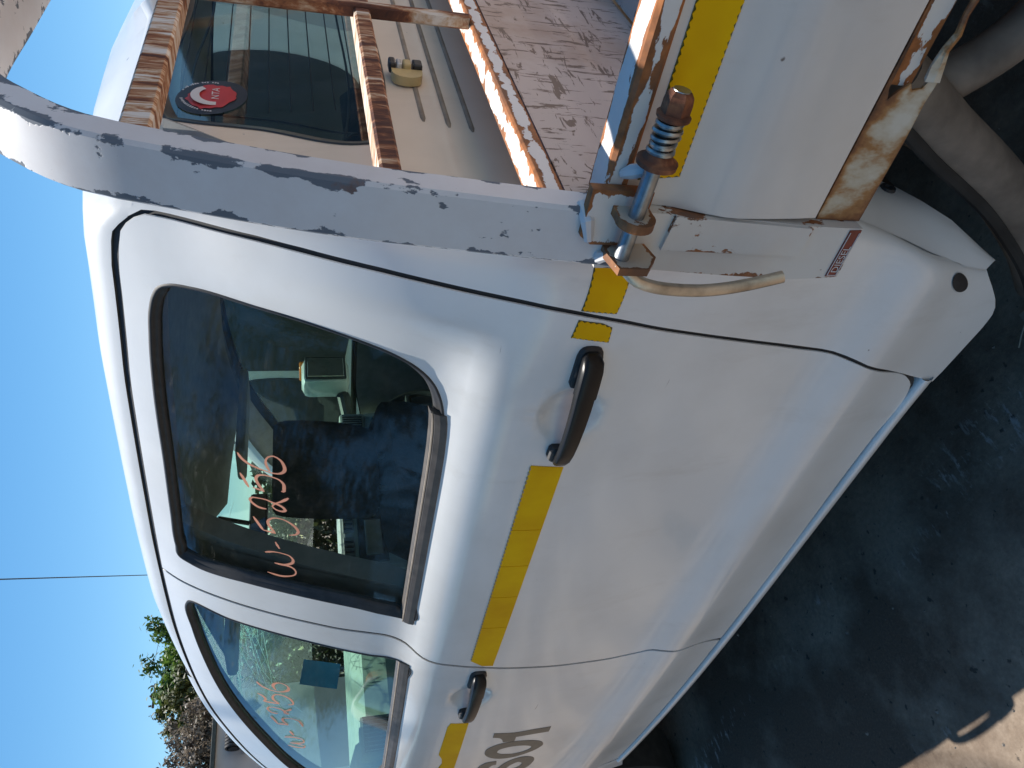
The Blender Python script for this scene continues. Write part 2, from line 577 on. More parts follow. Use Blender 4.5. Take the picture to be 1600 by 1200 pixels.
# ------------------------------------------------------------------ the truck's flank as a surface y(x, z)
ZK=[0.33,0.38,0.41,0.44,0.47,0.50,0.54,0.57,0.60,0.63,0.66,0.72,0.80,0.88,0.96,1.03,1.08,1.12,1.16,1.19,1.22,1.25,1.30,1.40,1.50,1.60,1.66,1.70,1.74,1.80]
YK=[0.040,0.034,0.030,0.026,0.021,0.014,0.004,-0.001,0.004,0.014,0.019,0.017,0.010,0.003,-0.002,-0.003,-0.001,0.004,0.012,0.024,0.046,0.060,0.076,0.112,0.154,0.203,0.238,0.266,0.302,0.36]
def slopes(x,y):
    n=len(x);m=[0.0]*n
    for i in range(n):
        if i==0: m[i]=(y[1]-y[0])/(x[1]-x[0])
        elif i==n-1: m[i]=(y[-1]-y[-2])/(x[-1]-x[-2])
        else:
            h0=x[i]-x[i-1];h1=x[i+1]-x[i];d0=(y[i]-y[i-1])/h0;d1=(y[i+1]-y[i])/h1
            m[i]=(d0*h1+d1*h0)/(h0+h1)
    return m
MK=slopes(ZK,YK)
def prof(z):
    z=min(max(z,ZK[0]),ZK[-1]); i=0
    while i<len(ZK)-2 and z>ZK[i+1]: i+=1
    h=ZK[i+1]-ZK[i];t=(z-ZK[i])/h
    return (2*t**3-3*t*t+1)*YK[i]+(t**3-2*t*t+t)*h*MK[i]+(3*t*t-2*t**3)*YK[i+1]+(t**3-t*t)*h*MK[i+1]
def lerp_table(tab,v):
    if v<=tab[0][0]: return tab[0][1]
    for (a,b),(c,d) in zip(tab,tab[1:]):
        if v<=c: return b+(d-b)*(v-a)/(c-a)
    return tab[-1][1]
# behind the rear window the shoulder runs out into a plainer section
YR=list(YK)
for _i,_z in enumerate(ZK):
    if 1.15<_z<1.55: YR[_i]={1.16:0.0145,1.19:0.0225,1.22:0.0305,1.25:0.0385,1.30:0.053,1.40:0.090,1.50:0.141}[_z]
MR=slopes(ZK,YR)
def prof_rear(z):
    z=min(max(z,ZK[0]),ZK[-1]); i=0
    while i<len(ZK)-2 and z>ZK[i+1]: i+=1
    h=ZK[i+1]-ZK[i];t=(z-ZK[i])/h
    return (2*t**3-3*t*t+1)*YR[i]+(t**3-2*t*t+t)*h*MR[i]+(3*t*t-2*t**3)*YR[i+1]+(t**3-t*t)*h*MR[i+1]
def base_y(x,z):
    w=min(max((x+0.77)/0.13,0.0),1.0); w=w*w*(3-2*w)
    return prof(z) if w==0 else prof(z)*(1-w)+prof_rear(z)*w
XE=[(.36,-.550),(.44,-.534),(.553,-.509),(.704,-.467),(.80,-.47),(.95,-.51),(1.1,-.53),(1.3,-.535),(1.7,-.594)]
RCT=[(.36,.045),(.72,.05),(1.0,.14)]
DCT=[(.36,.022),(.72,.03),(1.0,.10)]
def side_y(x,z):
    y=base_y(x,z)
    if x<-1.5: y+=0.035*(-1.5-x)**2
    xe=lerp_table(XE,z); rc=lerp_table(RCT,z)
    if x>xe-rc:
        t=min((x-xe+rc)/rc,0.985); y+=lerp_table(DCT,z)*(1-math.sqrt(1-t**2.6))
    return y

DISHES = [(-0.795, 1.05), (-1.775, 1.058)]
def door_y(x, z):
    y = side_y(x, z)
    for cx, cz in DISHES:
        r2 = ((x-cx)/0.062)**2+((z-cz)/0.052)**2
        if r2 < 1: y += 0.020*(1-r2**1.5)**1.5
    return y

def panel(name, outline, holes=(), mat='white_paint', parent=None, off=0.0, lip=0.016, step=0.022, fn=door_y, extra=(), mirror=False, smooth=True):
    """A pressed panel lying on the flank, its edges folded inwards."""
    V, F, loops = sheet(outline, holes, step, extra)
    v3 = [(x, fn(x, z)+off, z) for x, z in V]
    out = []
    for f in F:
        a, b, c = (Vector(v3[i]) for i in f)
        out.append(f if (b-a).cross(c-a).y < 0 else tuple(reversed(f)))
    if lip:
        for l in loops:
            k = len(v3); n = len(l)
            v3 += [(x, fn(x, z)+off, z) for x, z in l]+[(x, fn(x, z)+off+lip, z) for x, z in l]
            for i in range(n):
                j = (i+1) % n
                out.append((k+i, k+j, k+n+j, k+n+i))
    return obj(name, v3, out, mat, parent, smooth, mirror)

def ring(name, outer, inner_d, offs, mat, parent, fn=side_y, mirror=False):
    """A rubber seal: nested loops, each inset further; offs = [(inset fraction, depth)]"""
    v = []; f = []; n = len(outer)
    for fr, dep in offs:
        lp = inset(outer, (lambda p: inner_d(p)*fr) if callable(inner_d) else inner_d*fr)
        v += [(x, fn(x, z)+dep, z) for x, z in lp]
    for r in range(len(offs)-1):
        for i in range(n):
            j = (i+1) % n
            f.append((r*n+i, r*n+j, (r+1)*n+j, (r+1)*n+i))
    return obj(name, v, f, mat, parent, True, mirror)

def stroke(pts, width, fn, off, taper=True):
    """A flat brush line lying on a surface."""
    q = smooth_loop([(a, b) for a, b in pts], False, 0.004)
    v = []; f = []; n = len(q)
    for i, p in enumerate(q):
        a = Vector(q[max(i-1, 0)]); b = Vector(q[min(i+1, n-1)])
        t = (b-a).normalized(); nn = Vector((-t.y, t.x))
        w = width*(0.75+0.25*math.sin(i*0.35))*(0.6 if taper and (i < 2 or i > n-3) else 1)/2
        for s in (-1, 1):
            x, z = p[0]+nn.x*w*s, p[1]+nn.y*w*s
            v.append((x, fn(x, z)+off, z))
    for i in range(n-1):
        f.append((2*i, 2*i+1, 2*i+3, 2*i+2))
    return v, f

def text_mesh(body, size, shear=0.0, sx=1.0):
    cu = bpy.data.curves.new('lettering', 'FONT')
    cu.body = body; cu.size = size; cu.shear = shear; cu.resolution_u = 4
    o = bpy.data.objects.new('lettering', cu)
    col.objects.link(o)
    bpy.context.view_layer.update()
    me = o.to_mesh()
    v = [(p.co.x*sx, p.co.y) for p in me.vertices]
    f = [tuple(q.vertices) for q in me.polygons]
    o.to_mesh_clear()
    bpy.data.objects.remove(o); bpy.data.curves.remove(cu)
    return v, f

# ------------------------------------------------------------------ ground
g = MB()
g.add([(-400, -400, 0), (400, -400, 0), (400, 400, 0), (-400, 400, 0)], [(0, 1, 2, 3)])
ground = g.build('ground', 'ground_concrete')
ground['kind'] = 'structure'

# ------------------------------------------------------------------ pickup truck: cab
truck = thing('pickup_truck', 'white double-cab pickup truck with a rusty white steel tray', 'truck', (-1.2, 0.87, 0))

DOOR_TOP_REAR = [(-0.63, 1.616), (-0.634, 1.638), (-0.644, 1.654), (-0.656, 1.666), (-0.67, 1.675), (-0.692, 1.68), (-0.737, 1.687), (-0.786, 1.691), (-0.874, 1.699), (-0.988, 1.71), (-1.072, 1.715), (-1.186, 1.721), (-1.341, 1.728), (-1.491, 1.734)]
DOOR_TOP_FRONT = [(-1.72, 1.738), (-1.87, 1.737), (-2.033, 1.727), (-2.178, 1.710), (-2.308, 1.684), (-2.425, 1.648), (-2.594, 1.584), (-2.78, 1.48), (-2.96, 1.345)]
SEAM_REAR = [(1.557, -0.621), (1.49, -0.611), (1.43, -0.605), (1.371, -0.6015), (1.331, -0.600), (1.292, -0.600), (1.252, -0.6015), (1.211, -0.603), (1.17, -0.604), (1.129, -0.605), (1.086, -0.608), (1.017, -0.617), (0.94, -0.632), (0.763, -0.669), (0.681, -0.685), (0.631, -0.691), (0.599, -0.698), (0.539, -0.718), (0.446, -0.755)]
SEAM_MID = [(1.215, -1.560), (1.201, -1.578), (1.176, -1.590), (1.124, -1.598), (1.065, -1.608), (1.007, -1.624), (0.935, -1.643), (0.878, -1.659), (0.80, -1.675), (0.719, -1.686), (0.66, -1.678), (0.625, -1.656), (0.549, -1.650), (0.50, -1.655), (0.472, -1.662)]
BOTTOM = 0.424

rear_door_outline = smooth_loop(
    DOOR_TOP_REAR + [(-1.586, 1.737, True), (-1.572, 1.52), (-1.561, 1.38), (-1.559, 1.225)] +
    [(x, z) for z, x in SEAM_MID[1:]] + [(-1.672, BOTTOM, True), (-1.3, BOTTOM-0.004), (-0.90, BOTTOM-0.002), (-0.80, BOTTOM-0.006), (-0.772, BOTTOM+0.004)] +
    [(x, z) for z, x in reversed(SEAM_REAR)])
front_door_outline = smooth_loop(
    [(-1.594, 1.737, True)] + DOOR_TOP_FRONT + [(-2.90, 1.20, True), (-2.72, 1.13), (-2.68, 1.0), (-2.67, 0.7), (-2.62, 0.5), (-2.58, BOTTOM, True), (-2.1, BOTTOM), (-1.684, BOTTOM, True)] +
    [(x-0.007, z) for z, x in reversed(SEAM_MID[1:])] + [(-1.567, 1.225), (-1.569, 1.38), (-1.580, 1.52)])
rear_window_outline = smooth_loop([(-0.728, 1.617), (-0.74, 1.633), (-0.761, 1.644), (-0.789, 1.652), (-0.85, 1.661), (-0.961, 1.671), (-1.173, 1.680), (-1.326, 1.687), (-1.440, 1.691), (-1.484, 1.687), (-1.490, 1.665), (-1.478, 1.542), (-1.468, 1.441), (-1.462, 1.341), (-1.462, 1.228), (-1.458, 1.218), (-1.40, 1.2165), (-1.155, 1.218), (-0.996, 1.219), (-0.88, 1.225), (-0.845, 1.227), (-0.813, 1.234), (-0.785, 1.247), (-0.757, 1.276), (-0.738, 1.312), (-0.728, 1.345), (-0.719, 1.388), (-0.713, 1.442), (-0.713, 1.495), (-0.718, 1.582)], True, 0.006)
front_window_outline = smooth_loop([(-1.663, 1.688), (-1.661, 1.60), (-1.652, 1.437), (-1.650, 1.30), (-1.648, 1.228), (-1.656, 1.2125), (-1.73, 1.209), (-2.316, 1.200), (-2.80, 1.19), (-2.83, 1.21), (-2.735, 1.37), (-2.581, 1.483), (-2.402, 1.561), (-2.278, 1.608), (-2.114, 1.655), (-1.957, 1.681), (-1.809, 1.695), (-1.685, 1.696)], True, 0.007)

def fine(cx, cz):
    return [(cx+i*0.009, cz+j*0.009) for i in range(-8, 9) for j in range(-7, 8) if (i*0.009/0.066)**2+(j*0.009/0.056)**2 < 1]

def window_set(door, outl, seal_w, glass, mirror, trim_pts, near_end=False):
    ring('window_seal', outl, seal_w, [(-0.10, 0.002), (0.10, -0.002), (0.30, -0.002), (0.42, 0.005), (0.7, 0.006), (1.0, 0.012), (1.05, 0.022)], 'black_rubber', door, mirror=mirror)
    gl = inset(outl, (lambda p: seal_w(p)*0.9) if callable(seal_w) else seal_w*0.9)
    pane = panel('window_glass', gl, (), glass, door, 0.014, 0.0, 0.05, side_y, (), mirror)
    # belt moulding: a capped strip with a lighter wiping lip
    v = []; f = []
    prof = [(0.002, -0.001), (-0.003, 0.003), (-0.005, 0.012), (-0.004, 0.020), (0.002, 0.025), (0.012, 0.027)]
    nt = len(trim_pts)
    for i, (x, z) in enumerate(trim_pts):
        k = (0.35 if i == nt-1 else 0.75 if i == nt-2 else 1.0) if near_end else 1.0
        for dy, dz in prof:
            v.append((x, side_y(x, z+dz)+dy*k+0.002*(1-k), z+dz))
    n = len(prof)
    for i in range(len(trim_pts)-1):
        for j in range(n-1):
            f.append((i*n+j, i*n+j+1, (i+1)*n+j+1, (i+1)*n+j))
    f += [tuple(range(n)), tuple((len(trim_pts)-1)*n+j for j in range(n))]
    obj('belt_moulding', v, f, 'weathered_trim', door, False, mirror)
    lip = MB()
    lip.tube([(x, side_y(x, z+0.0225)-0.0015, z+0.0225) for x, z in trim_pts], 0.0022, 6)
    lip.build('wiper_lip', 'trim_edge', door, True, mirror)
    return pane

def handle(door, x0, x1, zc, mirror=False):
    """Pull handle: a curved grip, a lock cap and a bright upper edge."""
    def bar(xs, name, mat, hgt, dep, zoff=0.0, out=0.0, sx=1):
        v = []; f = []; seg = 14
        for x, k, h in xs:
            yb = side_y(x, zc)
            for s in range(seg):
                a = 2*math.pi*s/seg
                ca, sa = math.cos(a), math.sin(a)
                ca = math.copysign(abs(ca)**0.6, ca); sa = math.copysign(abs(sa)**0.6, sa)
                v.append((x, yb-out-k+dep*ca*h, zc+zoff+hgt*sa*h-0.0005*(x-x0)))
        for i in range(len(xs)-1):
            for s in range(seg):
                q = (s+1) % seg
                f.append((i*seg+s, i*seg+q, (i+1)*seg+q, (i+1)*seg+s))
        f += [tuple(reversed(range(seg))), tuple((len(xs)-1)*seg+s for s in range(seg))]
        mb = MB().add(v, f)
        return mb.build(name, mat, door, True, mirror)
    L = x1-x0                 # negative: the handle runs forwards
    cap = [(x0+L*t, k, h) for t, k, h in ((0.0, 0.006, 0.35), (0.012, 0.011, 0.70), (0.04, 0.015, 0.92), (0.10, 0.019, 1.0), (0.20, 0.022, 1.0), (0.292, 0.024, 1.0))]
    grip = [(x0+L*t, k, h) for t, k, h in ((0.300, 0.024, 0.98), (0.40, 0.027, 0.95), (0.55, 0.029, 0.90), (0.70, 0.029, 0.86), (0.82, 0.027, 0.83), (0.91, 0.023, 0.80), (0.965, 0.018, 0.70), (0.99, 0.013, 0.50), (1.0, 0.010, 0.25))]
    h = bar(cap, 'lock_cap', 'handle_plastic', 0.0165, 0.012)
    bar(grip, 'door_handle', 'handle_plastic', 0.0158, 0.010)
    base = [(x0+L*t, k, hh) for t, k, hh in ((-0.022, 0.0, 0.15), (-0.019, 0.0, 0.5), (-0.008, 0.001, 0.8), (0.015, 0.001, 1.0), (0.06, 0.002, 1.12), (0.28, 0.002, 1.1), (0.31, 0.001, 0.9))]
    bar(base, 'handle_base', 'black_rubber', 0.0172, 0.006)
    base2 = [(x0+L*t, k, hh) for t, k, hh in ((0.86, 0.004, 0.6), (0.88, 0.006, 0.85), (0.95, 0.007, 0.9), (0.985, 0.006, 0.6))]
    bar(base2, 'handle_foot', 'black_rubber', 0.017, 0.012, 0.004)

def tape(outl, parent, name='reflective_tape', zig=True, label=None, fn=side_y):
    """Adhesive tape with a pinked edge, 1 mm thick."""
    lp = smooth_loop([(x, z, True) for x, z in outl], True, 0.004)
    if zig:
        cx = sum(p[0] for p in lp)/len(lp); cz = sum(p[1] for p in lp)/len(lp)
        lp2 = inset(lp, 0.0022)
        body = [a if i % 2 else b for i, (a, b) in enumerate(zip(lp, lp2))]
        panel('tape_border', lp, (), 'tape_edge', parent, -0.0008, 0.0015, 0.008, fn)
        o = panel(name, body, (), 'yellow_tape', parent, -0.0018, 0.001, 0.008, fn)
    else:
        o = panel(name, lp, (), 'yellow_tape', parent, -0.0016, 0.002, 0.012, fn)
    return o

for side in (False, True):
    tg = ' far' if side else ''
    # rear door
    d = panel('rear_door', inset(rear_door_outline, 0.0005), [rear_window_outline], 'white_paint', truck, 0.0, 0.003, 0.02, door_y, fine(*DISHES[0]), side)
    ins = rear_window_outline
    window_set(d, ins, lambda p: 0.021 if p.x < -1.44 and p.y > 1.24 else (0.018 if p.y > 1.63 else 0.014), 'privacy_glass', side,
               [(x, 1.2155+0.003*max(0, (x+0.95)/0.09)) for x in (-1.472, -1.40, -1.30, -1.20, -1.10, -1.0, -0.93, -0.885)] + [(-0.86, 1.2195), (-0.843, 1.2225)], False)
    handle(d, -0.660, -0.890, 1.0515, side)
    panel('door_trim', inset(rear_door_outline, -0.009), [inset(rear_window_outline, 0.002)], 'gap_seal', d, 0.0045, 0.0, 0.03, door_y, (), side)
    panel('inner_trim', inset(rear_door_outline, -0.004), [inset(rear_window_outline, 0.004)], 'grey_plastic', d, 0.065, 0.0, 0.08, side_y, (), side)
    # front door
    fd = panel('front_door', inset(front_door_outline, 0.0005), [front_window_outline], 'white_paint', truck, 0.0, 0.003, 0.022, door_y, fine(*DISHES[1]), side)
    window_set(fd, front_window_outline, lambda p: 0.016 if p.y > 1.24 else 0.011, 'green_glass', side,
               [(x, 1.2085-0.0135*((-1.655-x)/0.7)) for x in (-1.650, -1.75, -1.85, -1.95, -2.05, -2.2, -2.35, -2.5, -2.65, -2.79)])
    handle(fd, -1.634, -1.866, 1.060, side)
    panel('door_trim', inset(front_door_outline, -0.009), [inset(front_window_outline, 0.002)], 'gap_seal', fd, 0.0045, 0.0, 0.03, door_y, (), side)
    panel('inner_trim', inset(front_door_outline, -0.004), [inset(front_window_outline, 0.004)], 'grey_plastic', fd, 0.065, 0.0, 0.08, side_y, (), side)
    if not side:
        near_rear, near_front = d, fd
    # sill: a ledge under the doors, then a tucked flange
    v = []; f = []
    prof_s = [(0.030, 0.4185), (0.004, 0.417), (-0.004, 0.4145), (-0.006, 0.408), (-0.003, 0.396), (0.006, 0.386), (0.030, 0.384), (0.034, 0.37)]
    xs = [-0.76-0.06*i for i in range(32)]
    for x in xs:
        y = side_y(x, 0.42)
        v += [(x, y+a, b-0.004*max(0.0, 1-abs(x+0.76)/0.1)) for a, b in prof_s]
    n = len(prof_s)
    for i in range(len(xs)-1):
        for j in range(n-1):
            f.append((i*n+j, i*n+j+1, (i+1)*n+j+1, (i+1)*n+j))
    obj('sill', v, f, 'white_paint', truck, True, side)
    # rear quarter: from the door seam round the corner of the cab
    seam = sorted(SEAM_REAR + [(0.36, -0.785)] + [(z, x) for x, z in DOOR_TOP_REAR[:5]])
    v = []; f = []
    NR, NC = 64, 34
    def q_pt(u, z):
        xe = lerp_table(XE, z); rc = lerp_table(RCT, z); dc = lerp_table(DCT, z)
        xs_ = lerp_table(seam, z)+0.0065
        xm = xe-rc
        if xs_ < xm:
            pts = [(xs_+(xm-xs_)*k/12, 0.0) for k in range(12)]; th0 = 0.0
        else:
            pts = []; th0 = math.asin(min(1, ((xs_-xm)/rc)**1.3))
        for k in range(25):
            th = th0+(math.pi/2-th0)*k/24
            pts.append((xm+rc*math.sin(th)**(1/1.3), dc*(1-math.cos(th))))
        pts = [(x, base_y(x, z)+d) for x, d in pts]
        L_ = [0.0]
        for a_, b_ in zip(pts, pts[1:]): L_.append(L_[-1]+math.hypot(b_[0]-a_[0], b_[1]-a_[1]))
        t = u*L_[-1]
        return (lerp_table(list(zip(L_, [p[0] for p in pts])), t), lerp_table(list(zip(L_, [p[1] for p in pts])), t))
    ZB = [(-0.80, 0.386), (-0.74, 0.372), (-0.70, 0.366), (-0.64, 0.357), (-0.615, 0.357), (-0.60, 0.364), (-0.585, 0.380), (-0.57, 0.402), (-0.555, 0.423), (-0.535, 0.438)]
    for r in range(NR+1):
        for c in range(NC+1):
            u = c/NC
            zb = lerp_table(ZB, q_pt(u, 0.40)[0])
            z = zb+(1.661-zb)*(r/NR)**0.95
            x, y = q_pt(u, z)
            v.append((x, y, z))
    for r in range(NR):
        for c in range(NC):
            a = r*(NC+1)+c
            f.append((a, a+1, a+NC+2, a+NC+1))
    k = len(v)                                       # folded front edge of the quarter
    for r in range(NR+1):
        p = v[r*(NC+1)]; v.append((p[0], p[1]+0.004, p[2]))
        v.append(p)
    for r in range(NR):
        f.append((k+2*r+1, k+2*r, k+2*r+2, k+2*r+3))
    q = obj('quarter_panel', v, f, 'white_paint', truck, True, side)
    if not side: quarter = q

# roof: sections spring from the door tops
roof_line = [(-0.590, 1.650), (-0.605, 1.651), (-0.628, 1.654), (-0.646, 1.662), (-0.661, 1.676), (-0.676, 1.687)] + [(x, z+0.011) for x, z in DOOR_TOP_REAR[5:]] + [(-1.60, 1.747)] + [(x, z+0.0105) for x, z in DOOR_TOP_FRONT]
rl = smooth_loop(roof_line, False, 0.03)
RP = [(0.0, 0.0), (0.006, 0.011), (0.014, 0.021), (0.026, 0.031), (0.045, 0.040), (0.075, 0.048), (0.13, 0.057), (0.22, 0.067), (0.36, 0.078), (0.50, 0.083)]
v = []; f = []
full = [p for p in rl if p[0] > -2.22]
rows = []
for i, (x, z) in enumerate(full):
    y0 = side_y(x, z) if x < -0.69 else side_y(x, z)
    dr = max(0.0, (x+0.64)/0.055); drop = 0.030*dr*dr
    sc = 1-0.45*min(1, max(0.0, (-1.80-x)/0.40))
    row = [(x, y0+a, z+b*sc*(1-0.35*min(1, dr))-drop*(0 if j == 0 else 1)*0.6) for j, (a, b) in enumerate(RP)]
    row += [(x, 0.87, z+0.086-drop)]
    row += [(p[0], W2-p[1], p[2]) for p in reversed(row[:-1])]
    rows.append(row)
nr = len(rows[0])
for row in rows: v += row
for i in range(len(rows)-1):
    for j in range(nr-1):
        f.append((i*nr+j, (i+1)*nr+j, (i+1)*nr+j+1, i*nr+j+1))
roof = obj('roof', v, f, 'white_paint', truck, True)
# rolled rear edge of the roof
v = []; f = []
last = rows[0]
for j, p in enumerate(last):
    for dx, dz in ((0, 0), (0.006, -0.004), (0.010, -0.012), (0.010, -0.03), (0.004, -0.05)):
        v.append((p[0]+dx, p[1], p[2]+dz))
for j in range(nr-1):
    for k in range(4):
        a = j*5+k
        f.append((a, a+5, a+6, a+1))
obj('roof_rear_edge', v, f, 'white_paint', roof, True)
obj('headliner', [(p[0], 0.87+(p[1]-0.87)*0.90, p[2]-0.065-0.02*max(0.0, (-1.9-p[0])/0.3)) for row in rows for p in row], [(i*nr+j, i*nr+j+1, (i+1)*nr+j+1, (i+1)*nr+j) for i in range(len(rows)-1) for j in range(nr-1)], 'headliner', roof, True)
# grey sealing channel between roof and doors
for side in (False, True):
    ch = MB()
    pts = [(x, z-0.006) for x, z in rl if x < -0.615]
    vv = []; ff = []
    for x, z in pts:
        vv += [(x, side_y(x, z)+0.010, z-0.016), (x, side_y(x, z)+0.012, z+0.012)]
    for i in range(len(pts)-1): ff.append((2*i, 2*i+1, 2*i+3, 2*i+2))
    obj('roof_channel_seal', vv, ff, 'grey_seal', roof, True, side)
    # windscreen pillar
    pil = [p for p in rl if p[0] <= -2.14]
    PP = [(0.0, 0.0), (0.006, 0.010), (0.014, 0.018), (0.028, 0.024), (0.05, 0.026), (0.075, 0.020), (0.085, -0.03)]
    vv = []; ff = []; n = len(PP)
    for x, z in pil:
        for a, b in PP:
            vv.append((x-b*0.45, side_y(x, z)+a, z+b))
    for i in range(len(pil)-1):
        for j in range(n-1):
            ff.append((i*n+j, (i+1)*n+j, (i+1)*n+j+1, i*n+j+1))
    obj('windscreen_pillar', vv, ff, 'white_paint', truck, True, side)

# windscreen
pil = [p for p in rl if p[0] <= -2.14]
vv = []; ff = []; n = 15
for x, z in pil:
    yl = side_y(x, z)+0.07
    for j in range(n):
        t = j/(n-1)
        bow = 4*t*(1-t)
        vv.append((x-0.006-0.11*bow, yl+(W2-2*yl)*t, z+0.016+0.03*bow))
for i in range(len(pil)-1):
    for j in range(n-1):
        ff.append((i*n+j, (i+1)*n+j, (i+1)*n+j+1, i*n+j+1))
screen = obj('windscreen', vv, ff, 'clear_glass', truck, True)
def screen_pt(s, t):
    """s: 0 top .. 1 bottom, t: 0 near .. 1 far"""
    a = s*(len(pil)-1); i = min(int(a), len(pil)-2); k = a-i
    x = pil[i][0]*(1-k)+pil[i+1][0]*k; z = pil[i][1]*(1-k)+pil[i+1][1]*k
    yl = side_y(x, z)+0.07; bow = 4*t*(1-t)
    return Vector((x-0.006-0.11*bow+0.004, yl+(W2-2*yl)*t, z+0.016+0.03*bow-0.002))
rnd = random.Random(3)
for cs, ct, nray, rr in ((0.42, 0.30, 13, 0.42), (0.30, 0.55, 11, 0.34), (0.52, 0.42, 9, 0.30)):
    mb = MB()
    rays = []
    for k in range(nray):
        a = 2*math.pi*k/nray+rnd.uniform(-0.2, 0.2)
        pts = []; s, t = cs, ct
        for i in range(9):
            pts.append(screen_pt(min(max(s, 0.02), 0.98), min(max(t, 0.02), 0.98)))
            a += rnd.uniform(-0.22, 0.22)
            s += math.sin(a)*rr/9*1.3; t += math.cos(a)*rr/9*0.8
        rays.append(pts)
        mb.tube(pts, [0.0010-0.00006*i for i in range(9)], 4)
    for i in (1, 2, 3, 5):
        for k in range(nray):
            if rnd.random() < 0.72:
                mb.tube([rays[k][i], rays[(k+1) % nray][min(i+rnd.randint(0, 1), 8)]], 0.0007, 4)
    for k in range(110):
        p = rays[rnd.randrange(nray)][rnd.randrange(5)]
        q = p+Vector((rnd.uniform(-.02, .02), rnd.uniform(-.02, .02), rnd.uniform(-.02, .02)))
        mb.tube([q, q+Vector((rnd.uniform(-.01, .01), rnd.uniform(-.01, .01), rnd.uniform(-.008, .008)))], rnd.uniform(0.0008, 0.0024), 4)
    mb.build('crack', 'crack_glass', screen)

# back of the cab: a sheet x(y, z) with pressed ribs and the rear window
def back_x(y, z):
    x = lerp_table([(.45, -.56), (.7, -.50), (.9, -.505), (1.1, -.53), (1.30, -.535), (1.7, -.588)], z)
    return x
def xlate(poly): return [(y, z) for y, z in poly]
back_out = [(prof(z)+0.10, z) for z in [0.70+0.02*i for i in range(48)]]
back_out = back_out + [(W2-y, z) for y, z in reversed(back_out)]
rg = smooth_loop([(0.398, 1.600), (0.408, 1.622), (0.430, 1.630), (0.87, 1.638), (1.31, 1.630), (1.332, 1.622), (1.342, 1.600), (1.380, 1.49), (1.438, 1.350), (1.437, 1.328), (1.424, 1.318), (1.395, 1.313), (0.87, 1.306), (0.345, 1.313), (0.316, 1.318), (0.303, 1.328), (0.302, 1.350), (0.360, 1.49)])
V, F, loops = sheet(back_out, [rg], 0.03)
v3 = [(back_x(y, z), y, z) for y, z in V]
out = []
for t3 in F:
    a, b, c = (Vector(v3[i]) for i in t3)
    out.append(t3 if (b-a).cross(c-a).x > 0 else tuple(reversed(t3)))
back = obj('cab_back_panel', v3, out, 'dusty_bounce_paint', truck, True)
for zr, y0 in ((1.250, 0.372), (1.2125, 0.357), (1.178, 0.346), (1.10, 0.34), (1.02, 0.34)):
    v = []; f = []
    ys = [y0, y0+0.012]+[y0+0.05+i*(W2-2*y0-0.1)/20 for i in range(21)]+[W2-y0-0.012, W2-y0]
    sec = ((-0.0042, 0.0002), (-0.0025, 0.0016), (0, 0.0022), (0.0025, 0.0016), (0.0042, 0.0002))
    for i, yv in enumerate(ys):
        k = 0.05 if i in (0, len(ys)-1) else 1
        v += [(back_x(yv, zr+a)+b*k+0.0003, yv, zr+a*max(k, 0.4)) for a, b in sec]
    for i in range(len(ys)-1):
        for j in range(4):
            f.append((i*5+j, (i+1)*5+j, (i+1)*5+j+1, i*5+j+1))
    obj('pressed_rib', v, f, 'rib_shade', back, True)
v = []; f = []
for fr, dep in ((-0.002, 0.001), (0.0, 0.002), (0.004, 0.001), (0.008, -0.004), (0.020, -0.005), (0.021, -0.01)):
    lp = inset(rg, fr)
    v += [(back_x(y, z)+dep, y, z) for y, z in lp]
n = len(rg)
for r_ in range(5):
    for i in range(n):
        j = (i+1) % n
        f.append((r_*n+i, r_*n+j, (r_+1)*n+j, (r_+1)*n+i))
rwin = obj('rear_window_surround', v, f, 'dark_plastic', truck, True)
gl = inset(rg, 0.012)
V, F, loops = sheet(gl, (), 0.1)
rear_glass = obj('rear_window', [(back_x(y, z)-0.005, y, z) for y, z in V], F, 'rear_glass', truck, True)
for i in range(9):
    z = 1.345+0.033*i
    MB().tube([(back_x(0.3, z)-0.009, 0.43, z), (back_x(.9, z)-0.009, 0.87, z+0.006), (back_x(.9, z)-0.009, 1.31, z)], 0.0011, 4).build('heater_line', 'heater_line', rear_glass)
# trim seen inside the rear glass: rounded border line
bl = inset(rg, 0.055)
MB().tube([(back_x(y, z)-0.012, y, z) for y, z in bl]+[(back_x(*bl[0])-0.012, *bl[0])], 0.0022, 5).build('inner_border', 'dark_plastic', rear_glass)

# round sticker in the lower corner of the rear window
SC = (0.482, 1.562); SR = (0.058, 0.053)
def st(y, z): return (back_x(SC[0]+y, SC[1]+z), SC[0]+y, SC[1]+z)
def sticker_poly(pts, mat, lift, name):
    vv = [(back_x(SC[0]+a*SR[0], SC[1]+b*SR[1])-0.005+lift, SC[0]+a*SR[0], SC[1]+b*SR[1]) for a, b in pts]
    return MB().add(vv, [tuple(range(len(vv)))]).build(name, mat, rear_glass)
circ = lambda r, n=40, a0=0, a1=2*math.pi, cx=0, cy=0: [(cx+r*math.cos(a0+(a1-a0)*i/n), cy+r*math.sin(a0+(a1-a0)*i/n)) for i in range(n)]
sticker_poly(circ(1.0), 'sticker_black', 0.0015, 'round_sticker')
rnd = random.Random(5)
sticker_poly([((0.70+rnd.uniform(-0.07, 0.06))*math.cos(a), (0.70+rnd.uniform(-0.07, 0.06))*math.sin(a)) for a in [2*math.pi*i/34 for i in range(34)]], 'sticker_red', 0.0025, 'sticker_splash')
def crescent(cx, cy, r, cx2, cy2, r2, n=26):
    a = [(cx+r*math.cos(t), cy+r*math.sin(t)) for t in [0.5+4.6*i/n for i in range(n+1)]]
    b = [(cx2+r2*math.cos(t), cy2+r2*math.sin(t)) for t in [0.62+4.36*i/n for i in range(n+1)]]
    v = [(p[0], p[1]) for q in zip(a, b) for p in q]
    return v
